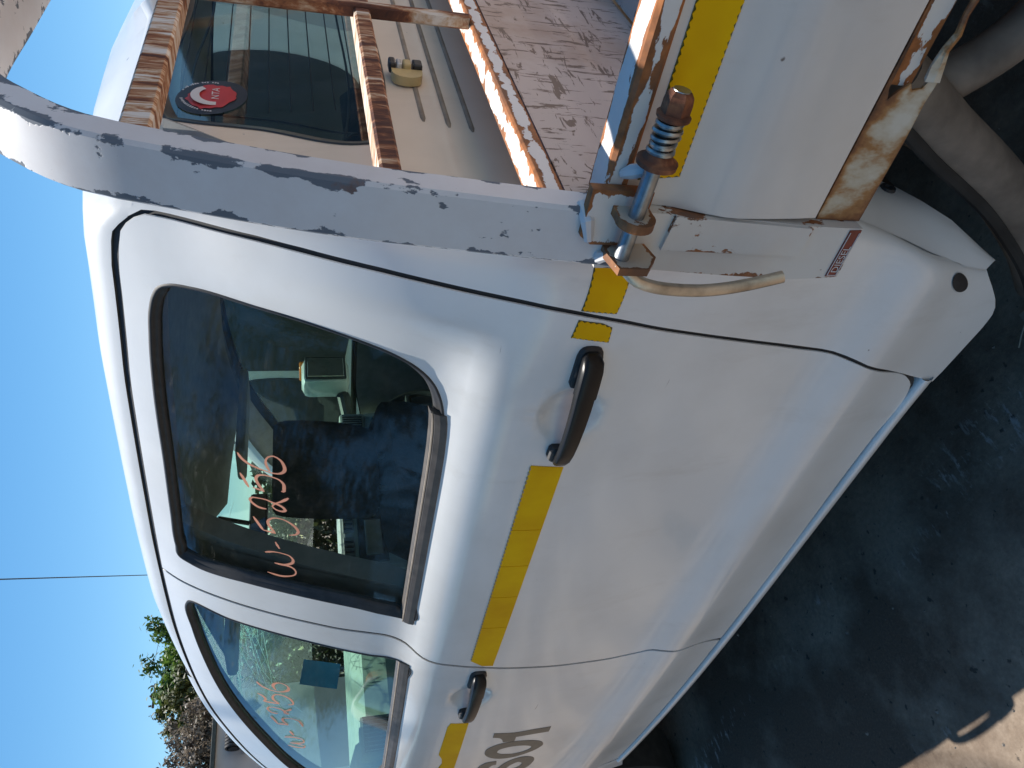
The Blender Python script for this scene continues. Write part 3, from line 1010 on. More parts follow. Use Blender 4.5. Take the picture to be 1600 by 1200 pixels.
cv = crescent(0.03, 0.02, 0.56, 0.06, -0.06, 0.40)
vv = [(back_x(SC[0], SC[1])-0.0015, SC[0]+a*SR[0], SC[1]+b*SR[1]) for a, b in cv]
MB().add(vv, [(2*i, 2*i+1, 2*i+3, 2*i+2) for i in range(len(vv)//2-1)]).build('sticker_crescent', 'sticker_white', rear_glass)
tv, tf = text_mesh('NTA', 0.30)
MB().add([(back_x(*SC)-0.001, SC[0]+(-0.18+a)*SR[0]*1.1, SC[1]+(-0.2+b)*SR[1]) for a, b in tv], tf).build('sticker_lettering', 'sticker_white', rear_glass)
mb = MB(); rnd = random.Random(9)
for i in range(72):
    a = 2*math.pi*i/72
    if rnd.random() < 0.2 or 1.25 < a < 1.6: continue
    h = rnd.uniform(0.05, 0.085)
    for k in range(2):
        aa = a+k*0.03
        p = [(0.84-h/2)*math.cos(aa), (0.84-h/2)*math.sin(aa)], [(0.84+h/2)*math.cos(aa+rnd.uniform(-.03, .03)), (0.84+h/2)*math.sin(aa)]
        w = 0.018
        q = [(p[0][0], p[0][1]), (p[0][0]-w*math.sin(a), p[0][1]+w*math.cos(a)), (p[1][0]-w*math.sin(a), p[1][1]+w*math.cos(a)), (p[1][0], p[1][1])]
        mb.add([(back_x(*SC)-0.0025, SC[0]+a_*SR[0], SC[1]+b_*SR[1]) for a_, b_ in q], [(0, 1, 2, 3)])
mb.build('sticker_ring_lettering', 'sticker_white', rear_glass)

# small lamp with its bulb holder on the back of the cab
lp = MB().prism([(0.512-0.026*math.sin(t)**0.7, 1.262+0.025*math.cos(t)) for t in [math.pi*i/16 for i in range(17)]]+[(0.518, 1.237), (0.518, 1.287)], 'x', -0.531, -0.516)
lamp = lp.build('cargo_lamp', 'lamp_yellowed', back)
for dz, w, h, mt in ((-0.018, 0.016, 0.024, 'dark_plastic'), (-0.001, 0.013, 0.022, 'lamp_yellowed'), (0.012, 0.009, 0.022, 'lamp_lens'), (0.023, 0.011, 0.026, 'dark_plastic')):
    MB().box((-0.526, 0.518, 1.262+dz-w/2), (-0.508, 0.518+h, 1.262+dz+w/2), 0.003).build('bulb_holder', mt, lamp)

# lower rear corner: return flange with bolt holes, torn lower tip, drain grommet
A = [(-0.470, 0.046, 0.74), (-0.468, 0.050, 0.70), (-0.482, 0.050, 0.655), (-0.496, 0.046, 0.605), (-0.510, 0.034, 0.553), (-0.524, 0.026, 0.490), (-0.536, 0.036, 0.437)]
B = [(-0.462, 0.165, 0.70), (-0.466, 0.170, 0.64), (-0.470, 0.172, 0.600), (-0.474, 0.160, 0.566), (-0.477, 0.122, 0.534), (-0.482, 0.082, 0.506), (-0.530, 0.050, 0.412)]
v = []; f = []
for a, b in zip(A, B):
    for t in (0.0, 0.12, 0.3, 0.55, 0.8, 1.0):
        v.append(tuple(p+(q-p)*t+(0.008*math.sin(math.pi*t) if i == 0 else 0.0) for i, (p, q) in enumerate(zip(a, b))))
for i in range(6):
    for j in range(5):
        f.append((i*6+j, i*6+j+1, i*6+j+7, i*6+j+6))
k = len(v)
v += [(p[0]-0.003, p[1]+0.002, p[2]) for p in v]
f += [tuple(reversed([q+k for q in t_])) for t_ in f]
MB().add(v, f).build('rear_flange', 'white_paint', quarter, True)
for yy, zz, xx in ((0.135, 0.640, -0.464), (0.140, 0.590, -0.470)):
    MB().disc_stack((xx, yy, zz), (1, 0, 0), [(0, 0.012), (0.004, 0.011), (0.004, 0.006), (-0.002, 0.005)], 14).build('bolt_hole', 'gap_seal', quarter)
gx, gz = -0.548, 0.492
ep = [(gx+0.013*math.cos(a)+0.012*math.sin(a), gz+0.024*math.sin(a)) for a in [2*math.pi*i/24 for i in range(24)]]
ep2 = [(gx+(x-gx)*0.5, gz+(z-gz)*0.5) for x, z in ep]
vv = [(x, side_y(x, z)-0.002, z) for x, z in ep+ep2]+[(gx, side_y(gx, gz)-0.0015, gz)]
MB().add(vv, [(i, (i+1) % 24, 24+(i+1) % 24, 24+i) for i in range(24)]+[(24+i, 24+(i+1) % 24, 48) for i in range(24)]).build('drain_grommet', 'black_rubber', quarter, True)

# ---- tape, lettering and paint-pen marks on the near side
tape([(-0.545, 1.066), (-0.548, 1.016), (-0.602, 1.031), (-0.601, 1.080)], quarter)
tape([(-0.614, 1.081), (-0.617, 1.047), (-0.623, 1.032), (-0.648, 1.031), (-0.642, 1.086)], near_rear)
for a, b in ((-0.911, -1.085), (-1.087, -1.20), (-1.202, -1.31), (-1.312, -1.43)):
    tape([(a, 1.0875), (a-0.004*(a == -0.911), 1.033), (b, 1.033), (b, 1.0875)], near_rear, zig=False)
tape([(-1.432, 1.0875), (-1.432, 1.033), (-1.606, 1.034), (-1.602, 1.059), (-1.576, 1.0875)], near_rear, zig=False)
mb = MB()
for i in range(56):                                   # beaded upper edge of the tape
    x = -0.915-i*0.0118
    mb.add([(x+a, side_y(x, 1.0875)-0.0019, 1.0862+b) for a, b in ((0, 0), (-0.007, 0), (-0.0055, 0.003), (-0.0015, 0.003))], [(0, 1, 2, 3)])
mb.build('tape_bead', 'trim_edge', near_rear)
tape([(-1.925, 1.087), (-1.932, 1.041), (-2.444, 1.026), (-2.43, 1.077), (-2.276, 1.079), (-2.23, 1.072), (-2.187, 1.077), (-2.15, 1.09), (-1.95, 1.092)], near_front, zig=False)
def vinyl(outl, holes=()):
    o = panel('door_lettering', smooth_loop(outl, True, 0.006), [smooth_loop(h, True, 0.006) for h in holes], 'taupe_vinyl', near_front, -0.0012, 0.001, 0.012, side_y)
    return o
vinyl([(-2.037, 0.956, 1), (-2.05, 0.927), (-2.064, 0.896), (-2.074, 0.841), (-2.087, 0.783, 1), (-2.125, 0.781, 1), (-2.113, 0.833), (-2.103, 0.882, 1), (-2.138, 0.88, 1), (-2.124, 0.916, 1), (-2.1, 0.923), (-2.084, 0.932), (-2.068, 0.954, 1)])
vinyl([(-2.191, 0.956), (-2.155, 0.953), (-2.137, 0.93), (-2.138, 0.891), (-2.155, 0.847), (-2.181, 0.807), (-2.212, 0.78), (-2.242, 0.772), (-2.265, 0.784), (-2.283, 0.811), (-2.29, 0.848), (-2.276, 0.894), (-2.242, 0.932)],
      [[(-2.205, 0.918), (-2.186, 0.915), (-2.18, 0.894), (-2.188, 0.861), (-2.207, 0.829), (-2.229, 0.81), (-2.246, 0.81), (-2.257, 0.825), (-2.259, 0.85), (-2.243, 0.886), (-2.227, 0.906)]])
vinyl([(-2.362, 0.953), (-2.331, 0.954), (-2.306, 0.951), (-2.287, 0.935), (-2.294, 0.903, 1), (-2.327, 0.898, 1), (-2.326, 0.909), (-2.342, 0.917), (-2.372, 0.915), (-2.386, 0.902), (-2.376, 0.889), (-2.34, 0.874), (-2.316, 0.852), (-2.313, 0.822), (-2.337, 0.787), (-2.37, 0.769), (-2.411, 0.768), (-2.444, 0.778), (-2.458, 0.80), (-2.452, 0.832, 1), (-2.418, 0.838, 1), (-2.420, 0.816), (-2.402, 0.806), (-2.374, 0.810), (-2.357, 0.826), (-2.368, 0.843), (-2.402, 0.858), (-2.426, 0.876), (-2.430, 0.905), (-2.410, 0.938)])
WR = [[(-1.429, 1.506), (-1.43, 1.495), (-1.429, 1.479), (-1.421, 1.463), (-1.41, 1.452), (-1.399, 1.45), (-1.388, 1.455), (-1.384, 1.468), (-1.386, 1.479), (-1.387, 1.491)], [(-1.387, 1.478), (-1.379, 1.465), (-1.368, 1.456), (-1.357, 1.455), (-1.347, 1.461), (-1.345, 1.475), (-1.348, 1.492), (-1.358, 1.508)], [(-1.311, 1.487), (-1.321, 1.484), (-1.331, 1.48)], [(-1.248, 1.525), (-1.261, 1.519), (-1.283, 1.509)], [(-1.283, 1.509), (-1.282, 1.498), (-1.282, 1.486)], [(-1.282, 1.486), (-1.267, 1.495), (-1.252, 1.499), (-1.239, 1.494), (-1.231, 1.483), (-1.23, 1.47), (-1.236, 1.457), (-1.245, 1.448), (-1.257, 1.444), (-1.268, 1.449), (-1.275, 1.461)], [(-1.211, 1.5), (-1.213, 1.512), (-1.207, 1.523), (-1.198, 1.529), (-1.189, 1.525), (-1.185, 1.513), (-1.183, 1.5), (-1.186, 1.488), (-1.188, 1.477), (-1.193, 1.469), (-1.199, 1.466), (-1.205, 1.472), (-1.205, 1.482), (-1.198, 1.489), (-1.189, 1.485), (-1.176, 1.473), (-1.166, 1.465), (-1.159, 1.46)], [(-1.126, 1.542), (-1.144, 1.535), (-1.161, 1.529)], [(-1.158, 1.522), (-1.158, 1.513), (-1.16, 1.502)], [(-1.16, 1.502), (-1.144, 1.511), (-1.129, 1.515), (-1.118, 1.511), (-1.112, 1.501), (-1.111, 1.487), (-1.113, 1.475), (-1.119, 1.469), (-1.135, 1.467), (-1.145, 1.469), (-1.144, 1.472)], [(-1.071, 1.543), (-1.082, 1.538), (-1.092, 1.527), (-1.097, 1.512), (-1.099, 1.497), (-1.099, 1.483), (-1.094, 1.472), (-1.083, 1.465), (-1.069, 1.466), (-1.057, 1.472), (-1.052, 1.482), (-1.058, 1.491), (-1.07, 1.496), (-1.084, 1.495), (-1.096, 1.49)]]
WF = [[(-2.393, 1.485), (-2.392, 1.465), (-2.379, 1.442), (-2.363, 1.437), (-2.358, 1.456), (-2.367, 1.478)], [(-2.367, 1.478), (-2.347, 1.451), (-2.327, 1.439), (-2.308, 1.446), (-2.31, 1.466), (-2.332, 1.493)], [(-2.268, 1.477), (-2.295, 1.467)], [(-2.196, 1.526), (-2.218, 1.516), (-2.239, 1.508)], [(-2.239, 1.508), (-2.228, 1.493), (-2.223, 1.48)], [(-2.223, 1.48), (-2.206, 1.493), (-2.19, 1.495), (-2.176, 1.485), (-2.167, 1.469), (-2.169, 1.452), (-2.182, 1.446), (-2.204, 1.442)], [(-2.158, 1.506), (-2.165, 1.521), (-2.152, 1.532), (-2.136, 1.53), (-2.123, 1.515), (-2.122, 1.495), (-2.135, 1.483), (-2.137, 1.478), (-2.144, 1.487), (-2.127, 1.488), (-2.114, 1.478), (-2.099, 1.471)], [(-2.06, 1.555), (-2.065, 1.544), (-2.084, 1.535), (-2.102, 1.542)], [(-2.102, 1.542), (-2.095, 1.523), (-2.086, 1.5)], [(-2.086, 1.5), (-2.071, 1.514), (-2.052, 1.516), (-2.032, 1.509), (-2.022, 1.492), (-2.028, 1.476), (-2.046, 1.466), (-2.063, 1.466), (-2.074, 1.478)], [(-1.985, 1.553), (-2.002, 1.543), (-2.01, 1.526), (-2.008, 1.504), (-1.992, 1.484), (-1.973, 1.475), (-1.953, 1.479), (-1.947, 1.492), (-1.961, 1.508), (-1.982, 1.513), (-2.001, 1.506)]]
for nm, strokes, par, w in (('glass_marking', WR, near_rear, 0.0062), ('glass_marking', WF, near_front, 0.0078)):
    for s in strokes:
        v_, f_ = stroke(s, w, side_y, 0.0118)
        MB().add(v_, f_).build(nm, 'paint_pen', par)

# ------------------------------------------------------------------ tray: headboard hoop and bars
def edge_attr(o, vals):
    at = o.data.attributes.new('edge', 'FLOAT', 'POINT')
    at.data.foreach_set('value', vals)
    return o

def section(w, h, r=0.003, reach=0.010):
    """Rounded rectangle w x h as (a, b, edge) with extra points across its faces."""
    out = []
    def side(p, q, L):
        for k in range(7):
            t = (0, 0.06, 0.16, 0.5, 0.84, 0.94, 1)[k]
            d = min(t, 1-t)*L
            out.append((p[0]+(q[0]-p[0])*t, p[1]+(q[1]-p[1])*t, math.exp(-d/reach)))
    side((r, 0), (w-r, 0), w); side((w, r), (w, h-r), h); side((w-r, h), (r, h), w); side((0, h-r), (0, r), h)
    return out

def sweep(frames, sec, name, mat, parent):
    """frames: (origin, axis_a, axis_b) along the member; sec from section()."""
    n = len(sec); v = []; f = []; e = []
    for o, a, b in frames:
        for sa, sb, se in sec:
            p = o+a*sa+b*sb
            v.append((p.x, p.y, p.z)); e.append(se)
    for i in range(len(frames)-1):
        for s in range(n):
            q = (s+1) % n
            f.append((i*n+s, i*n+q, (i+1)*n+q, (i+1)*n+s))
    f += [tuple(reversed(range(n))), tuple((len(frames)-1)*n+s for s in range(n))]
    ob = MB().add(v, f).build(name, mat, parent)
    return edge_attr(ob, e)

def rounded_sweep(path, x0, x1, thick, name, mat, parent):
    """Rectangular tube along a (y, z) path; the path is its outer edge."""
    P = [Vector(p) for p in path]; n = len(P); fr = []
    for i, p in enumerate(P):
        t = (P[min(i+1, n-1)]-P[max(i-1, 0)]).normalized()
        fr.append((Vector((x0, p.x, p.y)), Vector((-1, 0, 0)), Vector((0, t.y, -t.x))))
    o = sweep(fr, section(x0-x1, thick, 0.004, 0.011), name, mat, parent)
    for p in o.data.polygons: p.use_smooth = True
    bm = bmesh.new(); bm.from_mesh(o.data)
    for e in bm.edges:
        if len(e.link_faces) == 2 and e.calc_face_angle(0) > 0.5: e.smooth = False
    bm.to_mesh(o.data); bm.free()
    return o

half = [(-0.079, 1.10), (-0.073, 1.151), (-0.064, 1.227), (-0.054, 1.30), (-0.047, 1.355), (-0.036, 1.416), (-0.023, 1.476), (-0.008, 1.535), (0.004, 1.58), (0.013, 1.615), (0.026, 1.651), (0.046, 1.686), (0.072, 1.718), (0.105, 1.753), (0.145, 1.781), (0.19, 1.798), (0.25, 1.804), (0.40, 1.805), (0.87, 1.806)]
hp = smooth_loop(half, False, 0.02)
hp = hp + [(W2-y, z) for y, z in reversed(hp[:-1])]
headboard = rounded_sweep(hp, -0.40, -0.47, 0.038, 'headboard_hoop', 'hoop_paint', truck)

def rail(name, a, b, mat, parent, bev=0.003):
    """Straight bar along its longest side."""
    a = Vector(a); b = Vector(b); d = b-a
    k = max(range(3), key=lambda i: d[i])
    ax = [Vector((1, 0, 0)), Vector((0, 1, 0)), Vector((0, 0, 1))]
    i, j = [q for q in range(3) if q != k]
    fr = [(a+ax[k]*d[k]*t/30, ax[i], ax[j]) for t in range(31)]
    return sweep(fr, section(d[i], d[j], bev, 0.007), name, mat, parent)
def plate(poly, axis, c0, c1, name, mat, parent, reach=0.006):
    """Cut steel plate: a flat outline with thickness, its rim marked for wear."""
    V, F, loops = sheet(smooth_loop([(p[0], p[1], True) for p in poly], True, 0.006), (), 0.007)
    def P(p, d): return {'x': (d, p[0], p[1]), 'y': (p[0], d, p[1])}[axis]
    lp = np.array(loops[0]); e = []
    for p in V: e.append(math.exp(-float(np.hypot(lp[:, 0]-p[0], lp[:, 1]-p[1]).min())/reach))
    n = len(V)
    v = [P(p, c0) for p in V]+[P(p, c1) for p in V]
    f = [tuple(t) for t in F]+[tuple(reversed([q+n for q in t])) for t in F]
    k = len(v); L = loops[0]; m_ = len(L)
    v += [P(p, c0) for p in L]+[P(p, c1) for p in L]
    f += [(k+i, k+(i+1) % m_, k+m_+(i+1) % m_, k+m_+i) for i in range(m_)]
    o = MB().add(v, f).build(name, mat, parent)
    return edge_attr(o, e+e+[1.0]*(2*m_))
rail('cross_bar', (-0.432, 0.036, 1.578), (-0.4015, W2-0.036, 1.609), 'half_rusted', headboard)
rail('cross_bar', (-0.440, -0.012, 1.333), (-0.4015, W2+0.012, 1.356), 'streaked_rust', headboard)
rail('cross_bar', (-0.443, -0.040, 1.160), (-0.403, W2+0.040, 1.186), 'rail_paint', headboard)
for yc in (0.437, W2-0.455):
    rail('upright_bar', (-0.416, yc, 1.187), (-0.397, yc+0.018, 1.764), 'streaked_rust', headboard)
MB().box((-0.412, -0.045, 0.90), (-0.405, W2+0.045, 1.1585)).build('headboard_sheet', 'scratched_sheet', headboard)
# tray sides: pressed sheet with a shallow fold, capped by a rail
def tray_side(mirror):
    prof_t = [(-0.056, 1.112), (-0.056, 1.085), (-0.058, 1.048), (-0.070, 1.010), (-0.0760, 0.985), (-0.0770, 0.97), (-0.0745, 0.93), (-0.0705, 0.89), (-0.067, 0.866), (-0.058, 0.861), (-0.03, 0.861), (-0.03, 1.112)]
    xs = [-0.400+0.05*i for i in range(50)]
    v = []; f = []; n = len(prof_t)
    for x in xs: v += [(x, a, b) for a, b in prof_t]
    for i in range(len(xs)-1):
        for j in range(n):
            k = (j+1) % n
            f.append((i*n+j, i*n+k, (i+1)*n+k, (i+1)*n+j))
    f += [tuple(range(n)), tuple((len(xs)-1)*n+j for j in range(n))]
    s = MB().add(v, f).build('tray_side', 'tray_paint', truck, True, mirror)
    if mirror:
        rail('tray_top_rail', (-0.398, W2+0.020, 1.106), (2.05, W2+0.066, 1.132), 'rail_paint', s, 0.004)
    else:
        rail('tray_top_rail', (-0.398, -0.066, 1.106), (2.05, -0.020, 1.132), 'rail_paint', s, 0.004)
    return s
tside = tray_side(False)
tray_side(True)
# front corner strip of the tray, below the hoop's foot
strip = plate([(-0.4005, 1.075), (-0.404, 0.93), (-0.408, 0.864), (-0.408, 0.80), (-0.478, 0.798), (-0.483, 0.86), (-0.480, 0.95), (-0.474, 1.06), (-0.474, 1.12), (-0.402, 1.135)], 'y', -0.073, -0.030, 'corner_strip', 'strip_paint', truck)
plate([(-0.4005, 1.045), (-0.408, 0.87), (-0.446, 0.872), (-0.444, 1.05)], 'y', -0.0785, -0.0725, 'corner_fold', 'strip_paint', strip)
# tape along the tray side
def tray_y(x, z):
    return lerp_table([(0.86, -0.058), (0.866, -0.067), (0.89, -0.0705), (0.93, -0.0745), (0.97, -0.0770), (0.985, -0.0760), (1.01, -0.070), (1.048, -0.058), (1.085, -0.056), (1.2, -0.056)], z)
tape([(-0.372, 1.093), (-0.364, 1.048), (0.9, 1.046), (0.9, 1.093)], tside, fn=tray_y)
# floor, far parts
MB().box((-0.40, -0.03, 0.87), (2.05, W2+0.03, 0.90)).build('tray_floor', 'scratched_sheet', truck)
MB().box((2.05, -0.06, 0.86), (2.09, W2+0.06, 1.13), 0.005).build('tailgate', 'tray_paint', truck)
# skirt under the tray side, torn near its middle
sk = [(-0.407, 0.856), (-0.407, 0.797), (-0.30, 0.797), (-0.262, 0.799), (-0.237, 0.797), (-0.226, 0.803), (-0.247, 0.812), (-0.250, 0.823), (-0.243, 0.828), (-0.252, 0.838), (-0.262, 0.846), (-0.25, 0.851), (-0.20, 0.853), (0.9, 0.853), (0.9, 0.856)]
skirt = plate(sk, 'y', -0.058, -0.055, 'skirt_rail', 'stained_skirt', truck)
rail('skirt_channel', (-0.249, -0.050, 0.818), (0.9, -0.035, 0.848), 'rail_paint', skirt)
# rusted strip that has peeled away
rp = [(-0.238, -0.059, 0.806), (-0.222, -0.061, 0.8105), (-0.205, -0.066, 0.816), (-0.19, -0.066, 0.812), (-0.172, -0.063, 0.813), (-0.155, -0.062, 0.811), (-0.10, -0.06, 0.806), (0.1, -0.058, 0.80), (0.9, -0.058, 0.80)]
v = []; f = []
rnd = random.Random(4)
for i, p in enumerate(rp):
    h = (0.016, 0.013, 0.008, 0.006, 0.006, 0.008, 0.012, 0.014, 0.014)[i]
    for dy, dz in ((0, -h*0.6), (-0.002, 0), (0, h*0.5), (0.003, h*0.5), (0.003, -h*0.6)):
        v.append((p[0]+rnd.uniform(-.002, .002), p[1]+dy, p[2]+dz+rnd.uniform(-.0012, .0012)))
for i in range(len(rp)-1):
    for s in range(5):
        q = (s+1) % 5
        f.append((i*5+s, i*5+q, (i+1)*5+q, (i+1)*5+s))
MB().add(v, f).build('peeled_strip', 'stained_skirt', skirt)
# fuel sticker
MB().prism([(-0.476, 0.8015), (-0.4765, 0.816), (-0.4105, 0.8165), (-0.4095, 0.8015)], 'y', -0.0745, -0.0732).build('fuel_sticker', 'diesel_red', strip)
tv, tf = text_mesh('DIESEL', 0.0125, 0, 1.05)
MB().add([(-0.470+a, -0.0755, 0.8045+b) for a, b in tv], tf).build('sticker_lettering', 'sticker_white', strip)
mb = MB()
for a, b in (((-0.474, 0.8025), (-0.413, 0.8033)), ((-0.474, 0.8147), (-0.413, 0.8155)), ((-0.4745, 0.8025), (-0.4737, 0.8155))):
    mb.box((a[0], -0.0753, a[1]), (b[0], -0.0747, b[1]))
mb.build('sticker_border', 'sticker_white', strip)

# ------------------------------------------------------------------ drop-side latch
latch = MB().tube([(-0.446, -0.100, 1.1055), (-0.40, -0.100, 1.1045), (-0.33, -0.100, 1.1025), (-0.255, -0.100, 1.1005)], 0.0085, 16).build('latch_pin', 'pin_steel', truck, True)
helix = []
for i in range(88):
    a = i*2*math.pi/16; t = i/87
    r_ = 0.0118+0.0009*math.sin(i*0.9)
    helix.append((-0.318+0.038*t, -0.100+r_*math.cos(a), 1.1015+r_*math.sin(a)))
MB().tube(helix, 0.0026, 6).build('spring', 'spring_steel', latch, True)
MB().disc_stack((-0.3265, -0.100, 1.1015), (1, 0, 0), [(-0.005, 0.012), (-0.004, 0.0205), (0.001, 0.021), (0.003, 0.016), (0.009, 0.0125), (0.010, 0.009)], 22).build('washer', 'rust', latch, True)
MB().disc_stack((-0.280, -0.100, 1.1005), (1, 0, 0), [(-0.004, 0.013), (-0.002, 0.0165), (0.001, 0.017), (0.003, 0.014)], 20).build('nut_flange', 'rust', latch, True)
MB().disc_stack((-0.277, -0.100, 1.1005), (1, 0, 0), [(0, 0.0142), (0.010, 0.0142), (0.017, 0.0130), (0.021, 0.010)], 6).build('nut', 'rust', latch)
# bent pull rod hanging from the pin's front end
rod = [(-0.440, -0.099, 1.105), (-0.455, -0.102, 1.096), (-0.466, -0.108, 1.080), (-0.470, -0.112, 1.06), (-0.472, -0.114, 1.03), (-0.470, -0.115, 0.995), (-0.463, -0.116, 0.96), (-0.452, -0.117, 0.925), (-0.4475, -0.117, 0.912)]
pr = smooth_loop([(p[0], p[2]) for p in rod], False, 0.008)
yy = lambda z: lerp_table([(0.91, -0.117), (1.0, -0.115), (1.06, -0.112), (1.08, -0.108), (1.105, -0.099)], z)
MB().tube([(x, yy(z), z) for x, z in pr], 0.0072, 14).build('pull_rod', 'zinc_rod', latch, True)
# brackets carrying the pin
def eye(xc, name, r0, w):
    pts = [(-0.052, 1.084), (-0.052, 1.124)]+[(-0.100+r0*math.cos(a), 1.1035+r0*math.sin(a)) for a in [math.radians(d) for d in range(75, 286, 15)]]
    return plate(pts, 'x', xc-w/2, xc+w/2, name, 'bracket_paint', latch)
eye(-0.394, 'pin_bracket', 0.0205, 0.010)
plate([(-0.052, 1.074), (-0.052, 1.118), (-0.090, 1.121), (-0.121, 1.114), (-0.121, 1.080), (-0.098, 1.064)], 'x', -0.449, -0.440, 'end_bracket', 'bracket_paint', latch)
plate([(-0.372, 1.082), (-0.420, 1.082), (-0.438, 1.092), (-0.438, 1.136), (-0.428, 1.150), (-0.372, 1.150)], 'y', -0.081, -0.068, 'pivot_plate', 'rail_paint', latch)
MB().tube([(-0.40, -0.060, 1.150), (-0.41, -0.080, 1.146), (-0.432, -0.082, 1.140)], [0.006, 0.008, 0.005], 8).build('weld', 'hoop_paint', latch, True)
MB().tube([(-0.36, -0.068, 1.118), (-0.352, -0.076, 1.112), (-0.345, -0.084, 1.102), (-0.335, -0.09, 1.098)], [0.005, 0.008, 0.007, 0.004], 8).build('weld', 'hoop_paint', latch, True)
MB().tube([(-0.452, -0.062, 1.118), (-0.455, -0.080, 1.119), (-0.447, -0.088, 1.116)], [0.007, 0.008, 0.005], 8).build('weld', 'hoop_paint', latch, True)

# ------------------------------------------------------------------ underside: guard, pipe, chassis, wheels
def band(path, y0, y1, bulge, name, mat, parent):
    """A curved mudguard strip: an (x, z) path widened across y with a crowned section."""
    v = []; f = []; n = len(path); K = 8
    P = [Vector(p) for p in path]
    for i, p in enumerate(P):
        t = (P[min(i+1, n-1)]-P[max(i-1, 0)]).normalized(); nn = Vector((-t.y, t.x))
        for k in range(K+1):
            u = k/K; h = bulge*(1-(2*u-1)**2)
            v.append((p.x+nn.x*h, y0+(y1-y0)*u, p.y+nn.y*h))
    for i in range(n-1):
        for k in range(K):
            a = i*(K+1)+k
            f.append((a, a+1, a+K+2, a+K+1))
    return obj(name, v, f, mat, parent, True)
gp = smooth_loop([(-0.300, 0.70), (-0.335, 0.63), (-0.365, 0.575), (-0.407, 0.488), (-0.434, 0.434), (-0.488, 0.345), (-0.56, 0.245), (-0.62, 0.18)], False, 0.015)
guard = MB().tube([(x, 0.125, z) for x, z in gp], 0.042, 20).build('mudguard', 'dusty_steel', truck, True)
MB().tube([(x-0.030, 0.098, z+0.018) for x, z in gp], 0.010, 8).build('guard_lip', 'chassis_black', guard, True)
MB().tube([(-0.44, 0.30, 0.53), (-0.463, 0.30, 0.455), (-0.51, 0.30, 0.308), (-0.573, 0.30, 0.204)], 0.010, 8).build('brake_line', 'dusty_steel', truck, True)
pp = smooth_loop([(-0.34, 0.64), (-0.318, 0.60), (-0.285, 0.558), (-0.235, 0.515), (-0.17, 0.49), (-0.05, 0.47)], False, 0.02)
MB().tube([(x, 0.15, z) for x, z in pp], 0.031, 16).build('exhaust_pipe', 'dusty_steel', truck, True)
for yc in (0.42, W2-0.42):
    MB().box((-3.6, yc-0.04, 0.46), (2.0, yc+0.04, 0.60), 0.01).build('chassis_rail', 'chassis_black', truck)
MB().box((-2.9, 0.10, 0.43), (-0.60, W2-0.10, 0.46)).build('floor_pan', 'chassis_black', truck)
MB().box((-2.9, 0.09, 0.46), (-0.585, W2-0.09, 0.50)).build('cabin_floor', 'floor_mat', truck)
MB().box((-0.565, 0.20, 0.46), (-0.53, W2-0.20, 0.90)).build('lower_bulkhead', 'chassis_black', truck)
for xx in (-0.35, 0.5, 1.4):
    MB().box((xx, 0.0, 0.79), (xx+0.06, W2, 0.868), 0.004).build('tray_bearer', 'chassis_black', truck)
def wheel(x, y, s):
    t = MB().disc_stack((x, y, 0.36), (0, s, 0), [(0.0, 0.22), (0.0, 0.30), (0.012, 0.335), (0.04, 0.358), (0.20, 0.358), (0.228, 0.335), (0.24, 0.30), (0.24, 0.22)], 48).build('tyre', 'tyre_rubber', truck, True)
    MB().disc_stack((x, y, 0.36), (0, s, 0), [(0.02, 0.225), (0.025, 0.21), (0.07, 0.20), (0.075, 0.09), (0.05, 0.07), (0.05, 0.0)], 32).build('rim', 'wheel_steel', t, True)
wheel(0.22, 0.10, 1); wheel(0.22, W2-0.10, -1); wheel(-3.15, 0.06, 1); wheel(-3.15, W2-0.06, -1)
MB().tube([(0.22, 0.3, 0.36), (0.22, W2-0.3, 0.36)], 0.05, 14).build('rear_axle', 'chassis_black', truck, True)

# ------------------------------------------------------------------ front of the truck (out of frame, seen through the glass)
arch = [(-3.15+0.43*math.cos(a), 0.36+0.43*math.sin(a)) for a in [math.radians(d) for d in range(0, 181, 12)]]
fo = [(-2.595, 0.40), (-2.66, 0.6), (-2.68, 1.0), (-2.735, 1.13), (-2.84, 1.18), (-3.3, 1.12), (-3.75, 1.03), (-3.86, 0.90), (-3.84, 0.70), (-3.72, 0.52), (-3.58, 0.40)]+list(reversed(arch))
for side in (False, True):
    panel('front_fender', fo, (), 'white_paint', truck, 0.0, 0.02, 0.06, lambda x, z: side_y(max(x, -3.1), z)+0.16*max(0, (-3.4-x)/0.46)**2, (), side)
v = []; f = []
for i in range(11):
    t = i/10; x = -2.86-1.02*t
    for j in range(13):
        s = j/12
        yl = side_y(max(x, -3.1), 1.12)+0.02+0.16*max(0, (-3.4-x)/0.46)**2
        v.append((x-0.10*4*s*(1-s)*(1 if i == 10 else 0.4), yl+(W2-2*yl)*s, 1.185-0.075*t-0.10*t**6+0.055*(4*s*(1-s))**0.6))
for i in range(10):
    for j in range(12):
        a = i*13+j
        f.append((a, a+13, a+14, a+1))
obj('bonnet', v, f, 'white_paint', truck, True)
MB().box((-3.98, 0.22, 0.72), (-3.88, W2-0.22, 1.02), 0.03).build('grille', 'dark_plastic', truck)
MB().box((-4.06, 0.12, 0.42), (-3.84, W2-0.12, 0.72), 0.05).build('front_bumper', 'white_paint', truck)
for yc in (0.30, W2-0.30):
    MB().box((-3.96, yc-0.15, 0.80), (-3.80, yc+0.15, 1.00), 0.04).build('headlight', 'lamp_lens', truck)

